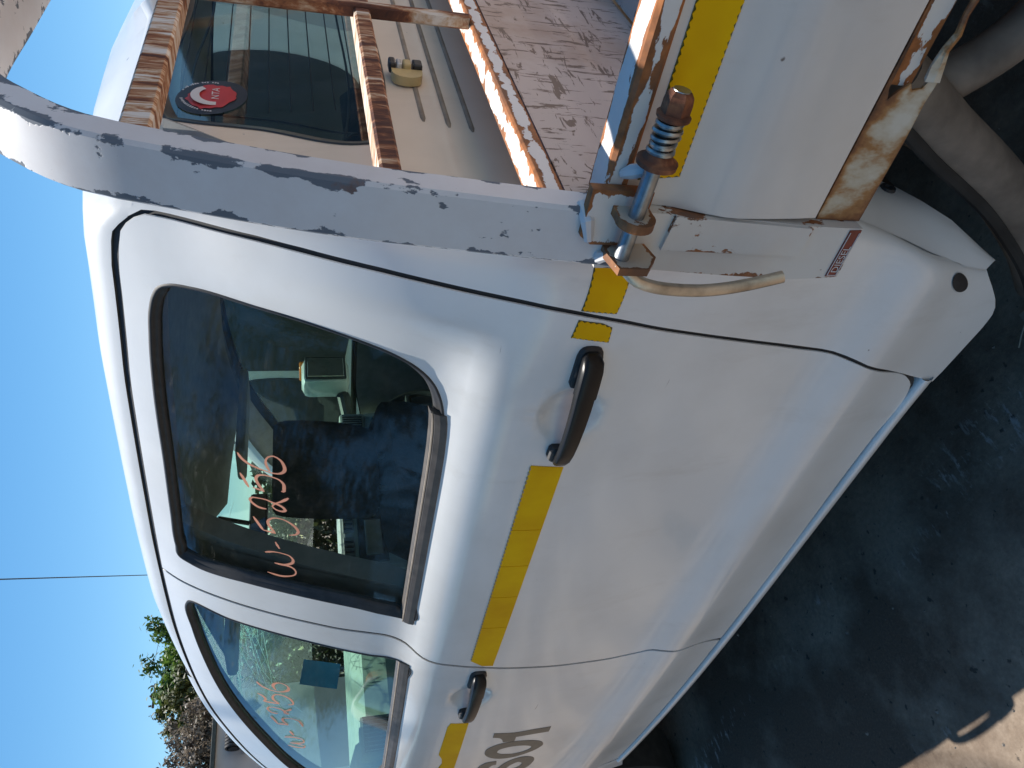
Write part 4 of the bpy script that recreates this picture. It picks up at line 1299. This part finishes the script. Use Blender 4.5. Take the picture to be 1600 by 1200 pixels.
# ------------------------------------------------------------------ cabin
dash = MB()
dash.prism([(-2.42, 0.78), (-2.46, 1.02), (-2.50, 1.17), (-2.54, 1.245), (-2.62, 1.278), (-2.80, 1.290), (-3.02, 1.255), (-3.02, 0.78)], 'y', 0.140, W2-0.140)
dash = dash.build('dashboard', 'dash_plastic', truck)
MB().box((-2.54, 0.745, 0.80), (-2.385, 1.035, 1.305), 0.02).build('centre_console', 'dash_plastic', dash)
MB().box((-2.388, 0.775, 1.135), (-2.376, 1.005, 1.240), 0.005).build('radio', 'dark_plastic', dash)
MB().box((-2.377, 0.80, 1.155), (-2.370, 0.95, 1.215), 0.003).build('radio_screen', 'chrome_dull', dash)
MB().box((-2.378, 0.965, 1.17), (-2.371, 0.99, 1.195), 0.003).build('radio_knob', 'chrome_dull', dash)
for y0 in (0.765, 0.905):
    MB().box((-2.392, y0, 1.252), (-2.380, y0+0.12, 1.292), 0.003).build('vent_frame', 'grey_plastic', dash)
    for i in range(5):
        MB().box((-2.381, y0+0.010+i*0.021, 1.256), (-2.377, y0+0.018+i*0.021, 1.288)).build('vent_slat', 'dark_plastic', dash)
for yv in (0.150, W2-0.280):
    MB().box((-2.535, yv, 1.165), (-2.480, yv+0.13, 1.272), 0.012).build('vent_frame', 'dash_plastic', dash)
    MB().box((-2.4815, yv+0.015, 1.178), (-2.4785, yv+0.115, 1.260)).build('vent_opening', 'dark_plastic', dash)
    for i in range(8):
        MB().box((-2.4785, yv+0.018+i*0.0128, 1.18), (-2.474, yv+0.0205+i*0.0128, 1.258)).build('vent_slat', 'dash_plastic', dash)
MB().box((-2.49, 0.30, 0.90), (-2.44, 0.70, 1.06), 0.015).build('glovebox', 'grey_plastic', dash)
# instrument hood and steering wheel on the right-hand side
MB().prism([(-2.42, 1.18), (-2.46, 1.24), (-2.60, 1.30), (-2.66, 1.27), (-2.56, 1.17)], 'y', 1.08, 1.45).build('instrument_hood', 'dark_plastic', dash)
ring_c = Vector((-2.24, 1.27, 1.01)); ax = Vector((1, 0, 0.45)).normalized(); u_ = Vector((0, 1, 0)); w_ = ax.cross(u_)
MB().tube([ring_c+(u_*math.cos(a)+w_*math.sin(a))*0.185 for a in [2*math.pi*i/40 for i in range(41)]], 0.015, 8, False).build('steering_wheel', 'dark_plastic', truck, True)
sw = bpy.data.objects['steering_wheel']
MB().disc_stack(ring_c-ax*0.05, ax, [(0, 0.03), (0.03, 0.075), (0.045, 0.06)], 18).build('wheel_hub', 'dark_plastic', sw, True)
MB().tube([ring_c-u_*0.18, ring_c+u_*0.18], 0.014, 8).build('wheel_spoke', 'dark_plastic', sw, True)
MB().tube([ring_c-ax*0.05, ring_c-ax*0.4], 0.03, 10).build('steering_column', 'dark_plastic', sw, True)

def cushion(path, y0, y1, thick, name, parent, crown=0.02, mat='seat_fabric'):
    """Upholstery swept along an (x, z) path."""
    v = []; f = []; n = len(path); P = [Vector(p) for p in path]; K = 10
    for i, p in enumerate(P):
        t = (P[min(i+1, n-1)]-P[max(i-1, 0)]).normalized(); nn = Vector((-t.y, t.x))
        e = min(1, 0.45+0.55*math.sin(math.pi*(i+0.5)/n)**0.5)
        for k in range(2*K):
            a = 2*math.pi*k/(2*K)
            cy, sy = math.cos(a), math.sin(a)
            cy = math.copysign(abs(cy)**0.62, cy); sy = math.copysign(abs(sy)**0.7, sy)
            v.append((p.x+nn.x*thick/2*sy*e, (y0+y1)/2+(y1-y0)/2*cy*(0.62+0.38*e), p.y+nn.y*thick/2*sy*e))
    for i in range(n-1):
        for k in range(2*K):
            q = (k+1) % (2*K)
            f.append((i*2*K+k, i*2*K+q, (i+1)*2*K+q, (i+1)*2*K+k))
    f += [tuple(range(2*K)), tuple((n-1)*2*K+k for k in range(2*K))]
    return MB().add(v, f).build(name, mat, parent, True)
for yc in (0.48, W2-0.48):
    s = cushion([(-2.12, 0.86), (-2.05, 0.88), (-1.85, 0.86), (-1.65, 0.82), (-1.60, 0.82)], yc-0.25, yc+0.25, 0.15, 'front_seat', truck)
    cushion([(-1.66, 0.78), (-1.63, 0.90), (-1.58, 1.05), (-1.53, 1.18), (-1.51, 1.235)], yc-0.25, yc+0.25, 0.14, 'seat_backrest', s)
    cushion([(-1.505, 1.262), (-1.503, 1.275), (-1.50, 1.30), (-1.492, 1.34), (-1.485, 1.39), (-1.478, 1.44), (-1.474, 1.475), (-1.473, 1.492), (-1.473, 1.50)], yc-0.135, yc+0.135, 0.115, 'headrest', s)
    for dy in (-0.05, 0.05):
        MB().tube([(-1.515, yc+dy, 1.20), (-1.500, yc+dy, 1.30)], 0.006, 8).build('headrest_post', 'chrome_dull', s, True)
b = cushion([(-1.22, 0.84), (-1.16, 0.87), (-0.95, 0.86), (-0.78, 0.83), (-0.74, 0.83)], 0.18, W2-0.18, 0.16, 'rear_bench', truck)
cushion([(-0.78, 0.80), (-0.72, 0.95), (-0.66, 1.10), (-0.635, 1.19), (-0.63, 1.21)], 0.18, W2-0.18, 0.13, 'bench_backrest', b)
for yc in (0.52, W2-0.52):
    cushion([(-0.645, 1.225), (-0.64, 1.245), (-0.63, 1.29), (-0.625, 1.34), (-0.63, 1.35)], yc-0.11, yc+0.11, 0.085, 'headrest', b)
# middle pillars and rear pillars, trimmed
for side in (False, True):
    mb = MB()
    for x0, x1 in ((-1.655, -1.455),):
        v = []
        zs = [0.50+0.05*i for i in range(25)]
        for z in zs:
            y = side_y(-1.56, z)+0.07
            v += [(x0, y, z), (x0, y+0.05, z), (x1, y+0.05, z), (x1, y, z)]
        f = [(i*4+k, i*4+(k+1) % 4, i*4+4+(k+1) % 4, i*4+4+k) for i in range(len(zs)-1) for k in range(4)]
        mb.add(v, f)
    mb.build('middle_pillar_trim', 'grey_plastic', truck, False, side)
    v = []; zs = [1.10+0.04*i for i in range(14)]
    for z in zs:
        y = side_y(-0.66, z)+0.055
        v += [(-0.73, y, z), (-0.72, y+0.03, z), (-0.575, y+0.13, z), (-0.56, y+0.10, z)]
    f = [(i*4+k, i*4+(k+1) % 4, i*4+4+(k+1) % 4, i*4+4+k) for i in range(len(zs)-1) for k in range(4)]
    MB().add(v, f).build('rear_pillar_trim', 'grey_plastic', truck, False, side)
    # seat belt down the middle pillar
    MB().box((-1.585, 0.20, 0.6), (-1.540, 0.2015, 1.55)).build('seat_belt', 'seat_fabric', truck, False, side)
# visors, inside mirror, grab handle
for yc in (0.52, W2-0.52):
    MB().box((-2.20, yc-0.20, 1.615), (-2.04, yc+0.20, 1.645), 0.012).build('sun_visor', 'headliner', truck)
im = MB().box((-2.25, 0.76, 1.545), (-2.215, 0.98, 1.605), 0.012).build('inside_mirror', 'dark_plastic', truck)
MB().box((-2.214, 0.77, 1.552), (-2.2125, 0.97, 1.598)).build('mirror_glass', 'mirror_silver', im)
MB().tube([(-2.24, 0.87, 1.60), (-2.20, 0.87, 1.70)], 0.008, 8).build('mirror_stem', 'dark_plastic', im, True)
# papers and a blue sheet behind the windscreen
MB().prism([(0.545, 1.318), (0.640, 1.300), (0.675, 1.435), (0.580, 1.452)], 'x', -2.862, -2.860).build('windscreen_card', 'blue_paper', truck)
# door mirrors
for side in (False, True):
    v = side
    mm = MB().box((-2.58, -0.20, 1.215), (-2.46, -0.03, 1.425), 0.035).build('door_mirror', 'white_paint', truck, True, side)
    MB().box((-2.463, -0.185, 1.23), (-2.4545, -0.045, 1.41), 0.004).build('mirror_frame', 'dark_plastic', mm, False, side)
    MB().box((-2.456, -0.175, 1.24), (-2.4525, -0.055, 1.40), 0.002).build('mirror_glass', 'mirror_silver', mm, False, side)
    MB().box((-2.59, -0.206, 1.405), (-2.50, -0.16, 1.435), 0.008).build('indicator', 'amber_lens', mm, False, side)
    MB().tube([(-2.55, -0.05, 1.25), (-2.58, 0.08, 1.23)], 0.025, 10).build('mirror_arm', 'dark_plastic', mm, True, side)

# ------------------------------------------------------------------ background
def tree(name, label, loc, h, spread, crown_z, n_leaf, leaf, mat, seed, group=None, gap=0.0, trunk_r=0.16, n_clump=170):
    rnd = random.Random(seed)
    t = thing(name, label, 'tree', loc, group)
    L = Vector(loc)
    mb = MB()
    ends = []
    def grow(p, d, length, r, depth):
        pts = [p]; rads = [r]; q = p.copy(); dd = d.copy()
        k = 5
        for i in range(k):
            dd = (dd+Vector((rnd.uniform(-.22, .22), rnd.uniform(-.22, .22), rnd.uniform(-.05, .16)))).normalized()
            q = q+dd*length/k
            pts.append(q.copy()); rads.append(r*(1-0.55*(i+1)/k))
            if depth < 3 and i >= 1:
                for c in range(1 if depth else 2):
                    nd = (dd+Vector((rnd.uniform(-1, 1), rnd.uniform(-1, 1), rnd.uniform(-.25, .7)))*0.85).normalized()
                    grow(q.copy(), nd, min(length*rnd.uniform(0.45, 0.7), spread*0.7), rads[-1]*0.62, depth+1)
        mb.tube(pts, rads, 7 if depth < 2 else 4)
        ends.extend(pts[2:] if depth else [])
    grow(L.copy(), Vector((rnd.uniform(-.1, .1), rnd.uniform(-.1, .1), 1)).normalized(), h*0.5, trunk_r, 0)
    mb.build('trunk', 'bark', t, True)
    # leaf clumps round the twig ends
    clumps = []
    for e in ends:
        rel = e-L
        if rel.z < crown_z*0.8 or rel.z > h*0.95 or math.hypot(rel.x, rel.y) > spread*1.05: continue
        if rnd.random() < gap: continue
        clumps.append(e)
    zc = (crown_z+h)/2; rz = (h-crown_z)/2
    for i in range(n_clump):
        d = Vector((rnd.gauss(0, 1), rnd.gauss(0, 1), rnd.gauss(0, 1))).normalized()*rnd.uniform(0.25, 0.90)
        clumps.append(L+Vector((d.x*spread, d.y*spread, zc+d.z*rz)))
    N = n_leaf
    C_ = np.array([tuple(c) for c in clumps])
    rs = np.random.RandomState(seed)
    idx = rs.randint(0, len(C_), N)
    cs = spread*0.17
    off = rs.normal(size=(N, 3)); off /= np.linalg.norm(off, axis=1)[:, None]
    off *= (rs.uniform(0.1, 1, (N, 1))**0.6)*cs*rs.uniform(0.6, 1.4, (N, 1))
    cen = C_[idx]+off
    nrm = rs.normal(size=(N, 3))*0.7+off/cs+np.array([0, 0, 0.5]); nrm /= np.linalg.norm(nrm, axis=1)[:, None]
    tmp = rs.normal(size=(N, 3)); a = np.cross(nrm, tmp); a /= np.linalg.norm(a, axis=1)[:, None]; b = np.cross(nrm, a)
    s = leaf*rs.uniform(0.6, 1.3, (N, 1))
    V = np.stack([cen-a*s, cen+b*s*0.45, cen+a*s, cen-b*s*0.45], 1).reshape(-1, 3)
    me = bpy.data.meshes.new('crown')
    me.vertices.add(4*N); me.vertices.foreach_set('co', V.ravel())
    me.loops.add(4*N); me.loops.foreach_set('vertex_index', np.arange(4*N))
    me.polygons.add(N); me.polygons.foreach_set('loop_start', np.arange(0, 4*N, 4)); me.polygons.foreach_set('loop_total', np.full(N, 4))
    at = me.attributes.new('tone', 'FLOAT', 'FACE')
    tone = rs.uniform(0, 1, len(C_))[idx]*0.6+rs.uniform(0, 0.4, N)
    at.data.foreach_set('value', tone)
    me.materials.append(M[mat]); me.update(calc_edges=True)
    o = bpy.data.objects.new('crown', me); col.objects.link(o)
    o.parent = t; o.matrix_parent_inverse = Matrix.Translation(-L)
    return t

tree('leafy_tree', 'bright green leafy tree rising behind the grey shed roof', (-25.0, 12.3, 0), 6.5, 2.1, 2.0, 90000, 0.095, 'leaf_green', 11)
tree('leafy_tree', 'olive green tree between the bright green tree and the dry one', (-24.0, 9.9, 0), 5.95, 1.5, 1.8, 60000, 0.09, 'leaf_olive', 12)
tree('dry_tree', 'greyish brown half-bare tree standing behind the grey shed', (-22.5, 8.3, 0), 5.3, 1.4, 1.5, 44000, 0.075, 'leaf_dry', 13, gap=0.2)
tree('leafy_tree', 'small yellow-green tree beyond the dry brown tree', (-24.0, 7.1, 0), 5.1, 1.5, 1.5, 26000, 0.11, 'leaf_green', 14)
# trees on the open side of the yard, mirrored in the truck's windows
yard = [(-6.8, -6.8, 11.0, 4.2, 'dark spreading tree across the yard, nearest the truck bonnet'),
        (-11.2, -4.4, 12.5, 4.4, 'dark tree across the yard beyond the one by the bonnet'),
        (-18.5, -6.5, 13.5, 5.0, 'tallest dark tree at the end of the row across the yard')]
for i, (lx, ly, hh, sp, lab) in enumerate(yard):
    tree('yard_tree', lab, (lx, ly, 0), hh, sp, 2.2, 95000, 0.072, 'leaf_dark', 30+i, 'trees across the yard', gap=0.05, trunk_r=0.24, n_clump=60)

# grey shed with a dark roof edge and a coiled hose on a bracket
shed = thing('shed', 'flat grey shed wall with a dark roof edge beyond the windscreen pillar', 'shed', (-10.5, 2.2, 0))
MB().box((-12.0, -0.6, 0), (-9.0, 3.42, 2.355)).build('wall', 'shed_grey', shed)
MB().box((-12.1, -0.7, 2.355), (-8.95, 3.50, 2.40), 0.006).build('roof_edge', 'shed_trim', shed)
MB().box((-9.0, 2.28, 0.0), (-8.975, 2.40, 2.353)).build('corner_post', 'bare_white', shed)
for i in range(7):
    MB().box((-8.998, -0.5+i*0.40, 0.05), (-8.99, -0.488+i*0.40, 2.35)).build('wall_joint', 'shed_trim', shed)
coil = thing('hose_coil', 'black ribbed coil hung on a bracket on the grey shed wall', 'coil', (-8.9, 2.79, 2.05))
for i in range(5):
    yy_ = 2.72+i*0.035
    MB().tube([(-8.86+0.075*math.cos(a), yy_, 2.165+0.075*math.sin(a)) for a in [2*math.pi*k/24 for k in range(25)]], 0.017, 8, False).build('coil_turn', 'black_rubber', coil, True)
MB().disc_stack((-8.86, 2.70, 2.165), (0, 1, 0), [(0, 0.05), (0.18, 0.05), (0.185, 0.02), (0.19, 0.02)], 18).build('drum', 'cable_black', coil, True)
MB().box((-8.99, 2.69, 2.055), (-8.82, 2.72, 2.09), 0.004).build('bracket', 'galvanised', coil)
MB().box((-8.99, 2.86, 2.055), (-8.82, 2.88, 2.09), 0.004).build('bracket', 'galvanised', coil)

# clipped hedge along the far side of the yard
hd = thing('hedge', 'long dark green hedge running behind the shed and the van', 'hedge', (-20.0, 14.0, 0))
rs = np.random.RandomState(5); N = 40000
cen = np.stack([rs.normal(-20.0, 0.45, N), rs.uniform(-14.0, 34.0, N), np.abs(rs.uniform(0, 1, N))**0.8*2.5], 1)
cen[:, 2] += 0.25*np.sin(cen[:, 1]*1.3)+0.15*np.sin(cen[:, 1]*3.7)
nr_ = rs.normal(size=(N, 3)); nr_ /= np.linalg.norm(nr_, axis=1)[:, None]
aa = np.cross(nr_, rs.normal(size=(N, 3))); aa /= np.linalg.norm(aa, axis=1)[:, None]; bb = np.cross(nr_, aa)
sz = 0.13*rs.uniform(0.6, 1.3, (N, 1))
V4 = np.stack([cen-aa*sz, cen+bb*sz*0.5, cen+aa*sz, cen-bb*sz*0.5], 1).reshape(-1, 3)
obj('foliage', [tuple(p) for p in V4.tolist()], [(4*i, 4*i+1, 4*i+2, 4*i+3) for i in range(N)], 'leaf_olive', hd)
# container added on the truck's far side to darken the rear window's reflection
ct = thing('added_container', 'dark blue corrugated container added beyond the tray for the rear-window reflection', 'container', (3.4, 6.0, 0))
pts_ = []
x_ = 0.3
while x_ < 6.4:
    pts_ += [(x_, 4.8), (x_+0.07, 4.8), (x_+0.10, 4.84), (x_+0.17, 4.84)]
    x_ += 0.20
pts_ += [(x_, 7.2), (0.3, 7.2)]
MB().prism(pts_, 'z', 0.12, 2.48).build('corrugated_wall', 'container_blue', ct)
MB().box((0.25, 4.76, 2.48), (x_+0.05, 7.24, 2.59)).build('top_rail', 'container_blue', ct)
MB().box((0.25, 4.76, 0.0), (x_+0.05, 7.24, 0.12)).build('base_rail', 'chassis_black', ct)
for xx in (0.25, 2.3, 4.4):
    MB().box((xx, 4.74, 0.125), (xx+0.16, 4.79, 2.475)).build('corner_post', 'lamp_yellowed', ct)
# utility poles and the line overhead
def pole(loc, h, label):
    p = thing('utility_pole', label, 'utility pole', loc, 'utility poles')
    x, y, _ = loc
    MB().tube([(x, y, 0), (x, y, h)], [0.15, 0.11], 12).build('post', 'timber_pole', p, True)
    for dz in (0.12,):
        MB().box((x-0.05, y-0.5, h-dz-0.04), (x+0.05, y+0.5, h-dz+0.04)).build('crossarm', 'timber_pole', p)
        for k in (-0.42, 0.0, 0.42):
            MB().disc_stack((x, y+k, h-dz+0.06), (0, 0, 1), [(0, 0.03), (0.03, 0.05), (0.06, 0.03), (0.09, 0.045), (0.12, 0.02)], 8).build('insulator', 'porcelain', p, True)
    return p
pole((-33.0, 14.6, 0), 7.42, 'timber utility pole topping out just above the green trees')
pole((8.0, -5.30, 0), 9.6, 'timber utility pole standing behind the truck across the yard')
def wire(a, b, sag, label, r=0.010):
    a = Vector(a); b = Vector(b)
    pts = [a.lerp(b, t/40)-Vector((0, 0, sag*4*(t/40)*(1-t/40))) for t in range(41)]
    tag(MB().tube(pts, r, 6).build('power_line', 'cable_black'), label, 'cable', 'overhead cables')
wire((-40.0, 24.55, 5.25), (8.0, -5.30, 9.3), 0.12, 'thick dark cable running overhead to the pole across the yard', 0.013)
wire((-33.0, 15.17, 7.5), (-33.0, 60, 7.6), 0.8, 'thin cable leaving the utility pole beyond the trees', 0.008)

# ------------------------------------------------------------------ neighbouring vehicle seen through the cab
van = thing('parked_van', 'white van parked beyond the truck, seen through its cab windows', 'van', (-2.8, 3.4, 0))
vp = smooth_loop([(-4.9, 0.45), (-4.95, 0.9), (-4.6, 1.12), (-4.3, 1.2), (-3.85, 1.88), (-3.6, 2.00), (-1.5, 2.03), (-1.3, 1.98), (-1.25, 1.2), (-1.26, 0.45)], True, 0.06)
MB().prism(vp, 'y', 2.62, 4.25).build('body', 'white_paint', van)
for a, b, z0, z1 in ((-4.12, -3.35, 1.18, 1.84), (-3.2, -2.25, 1.18, 1.86), (-2.1, -1.45, 1.18, 1.86)):
    w = MB().prism(smooth_loop([(a+0.30*(a < -4), z1, True), (b, z1), (b, z0), (a, z0, True)], True, 0.05), 'y', 2.612, 2.619).build('side_window', 'dark_plastic', van)
mm = MB().box((-4.0, 2.40, 1.22), (-3.86, 2.60, 1.48), 0.04).build('door_mirror', 'white_paint', van, True)
MB().box((-3.862, 2.42, 1.25), (-3.855, 2.58, 1.46), 0.004).build('mirror_glass', 'mirror_silver', mm)
for x in (-4.2, -1.75):
    ty = MB().disc_stack((x, 2.60, 0.32), (0, 1, 0), [(0, 0.2), (0, 0.28), (0.03, 0.32), (0.18, 0.32), (0.2, 0.28)], 32).build('wheel', 'tyre_rubber', van, True)

# ------------------------------------------------------------------ small things on the ground
lf = thing('fallen_leaf', 'curled dry leaf lying on the dark ground beside the truck', 'leaf', (-0.78, 0.22, 0))
def leaf_blade(pts, name, par, z0=0.006):
    v = [(a, b, z0+c) for a, b, c in pts]
    k = len(v)
    v += [(a, b, c-0.002) for a, b, c in v]
    f = [tuple(range(k)), tuple(reversed(range(k, 2*k)))]+[(i, (i+1) % k, (i+1) % k+k, i+k) for i in range(k)]
    return MB().add(v, f).build(name, 'dry_leaf', par)
leaf_blade([(-0.79, 0.20, 0.004), (-0.775, 0.17, 0.012), (-0.755, 0.175, 0.016), (-0.745, 0.205, 0.006), (-0.735, 0.235, 0.003), (-0.76, 0.225, 0.012), (-0.785, 0.235, 0.004)], 'blade', lf)
MB().tube([(-0.785, 0.215, 0.008), (-0.81, 0.20, 0.012), (-0.835, 0.19, 0.007)], 0.0015, 5).build('stalk', 'dry_leaf', lf)
lf2 = thing('fallen_leaf', 'thin crescent-shaped dry leaf next to the curled leaf', 'leaf', (-0.70, 0.20, 0))
leaf_blade([(-0.745, 0.255, 0.003), (-0.72, 0.235, 0.008), (-0.69, 0.20, 0.010), (-0.66, 0.19, 0.006), (-0.63, 0.20, 0.004), (-0.665, 0.205, 0.007), (-0.70, 0.225, 0.007)], 'blade', lf2)
rnd = random.Random(21)
mb = MB()
for i in range(170):
    x = rnd.uniform(-2.8, -0.2); y = rnd.uniform(-0.9, 0.9); r_ = rnd.choice((0.002, 0.002, 0.003, 0.004, 0.006))
    bmv = []
    for k in range(6):
        a = k*math.pi/3
        bmv.append((x+r_*math.cos(a)*rnd.uniform(.7, 1.2), y+r_*math.sin(a)*rnd.uniform(.7, 1.2), 0.0))
    top = [(p[0]*0.4+x*0.6, p[1]*0.4+y*0.6, r_*0.9) for p in bmv]
    mb.add(bmv+top, [(k, (k+1) % 6, (k+1) % 6+6, k+6) for k in range(6)]+[tuple(range(6, 12))])
gr = mb.build('loose_grit', 'stone')
gr['kind'] = 'stuff'; gr['label'] = 'loose grit scattered on the ground'; gr['category'] = 'grit'
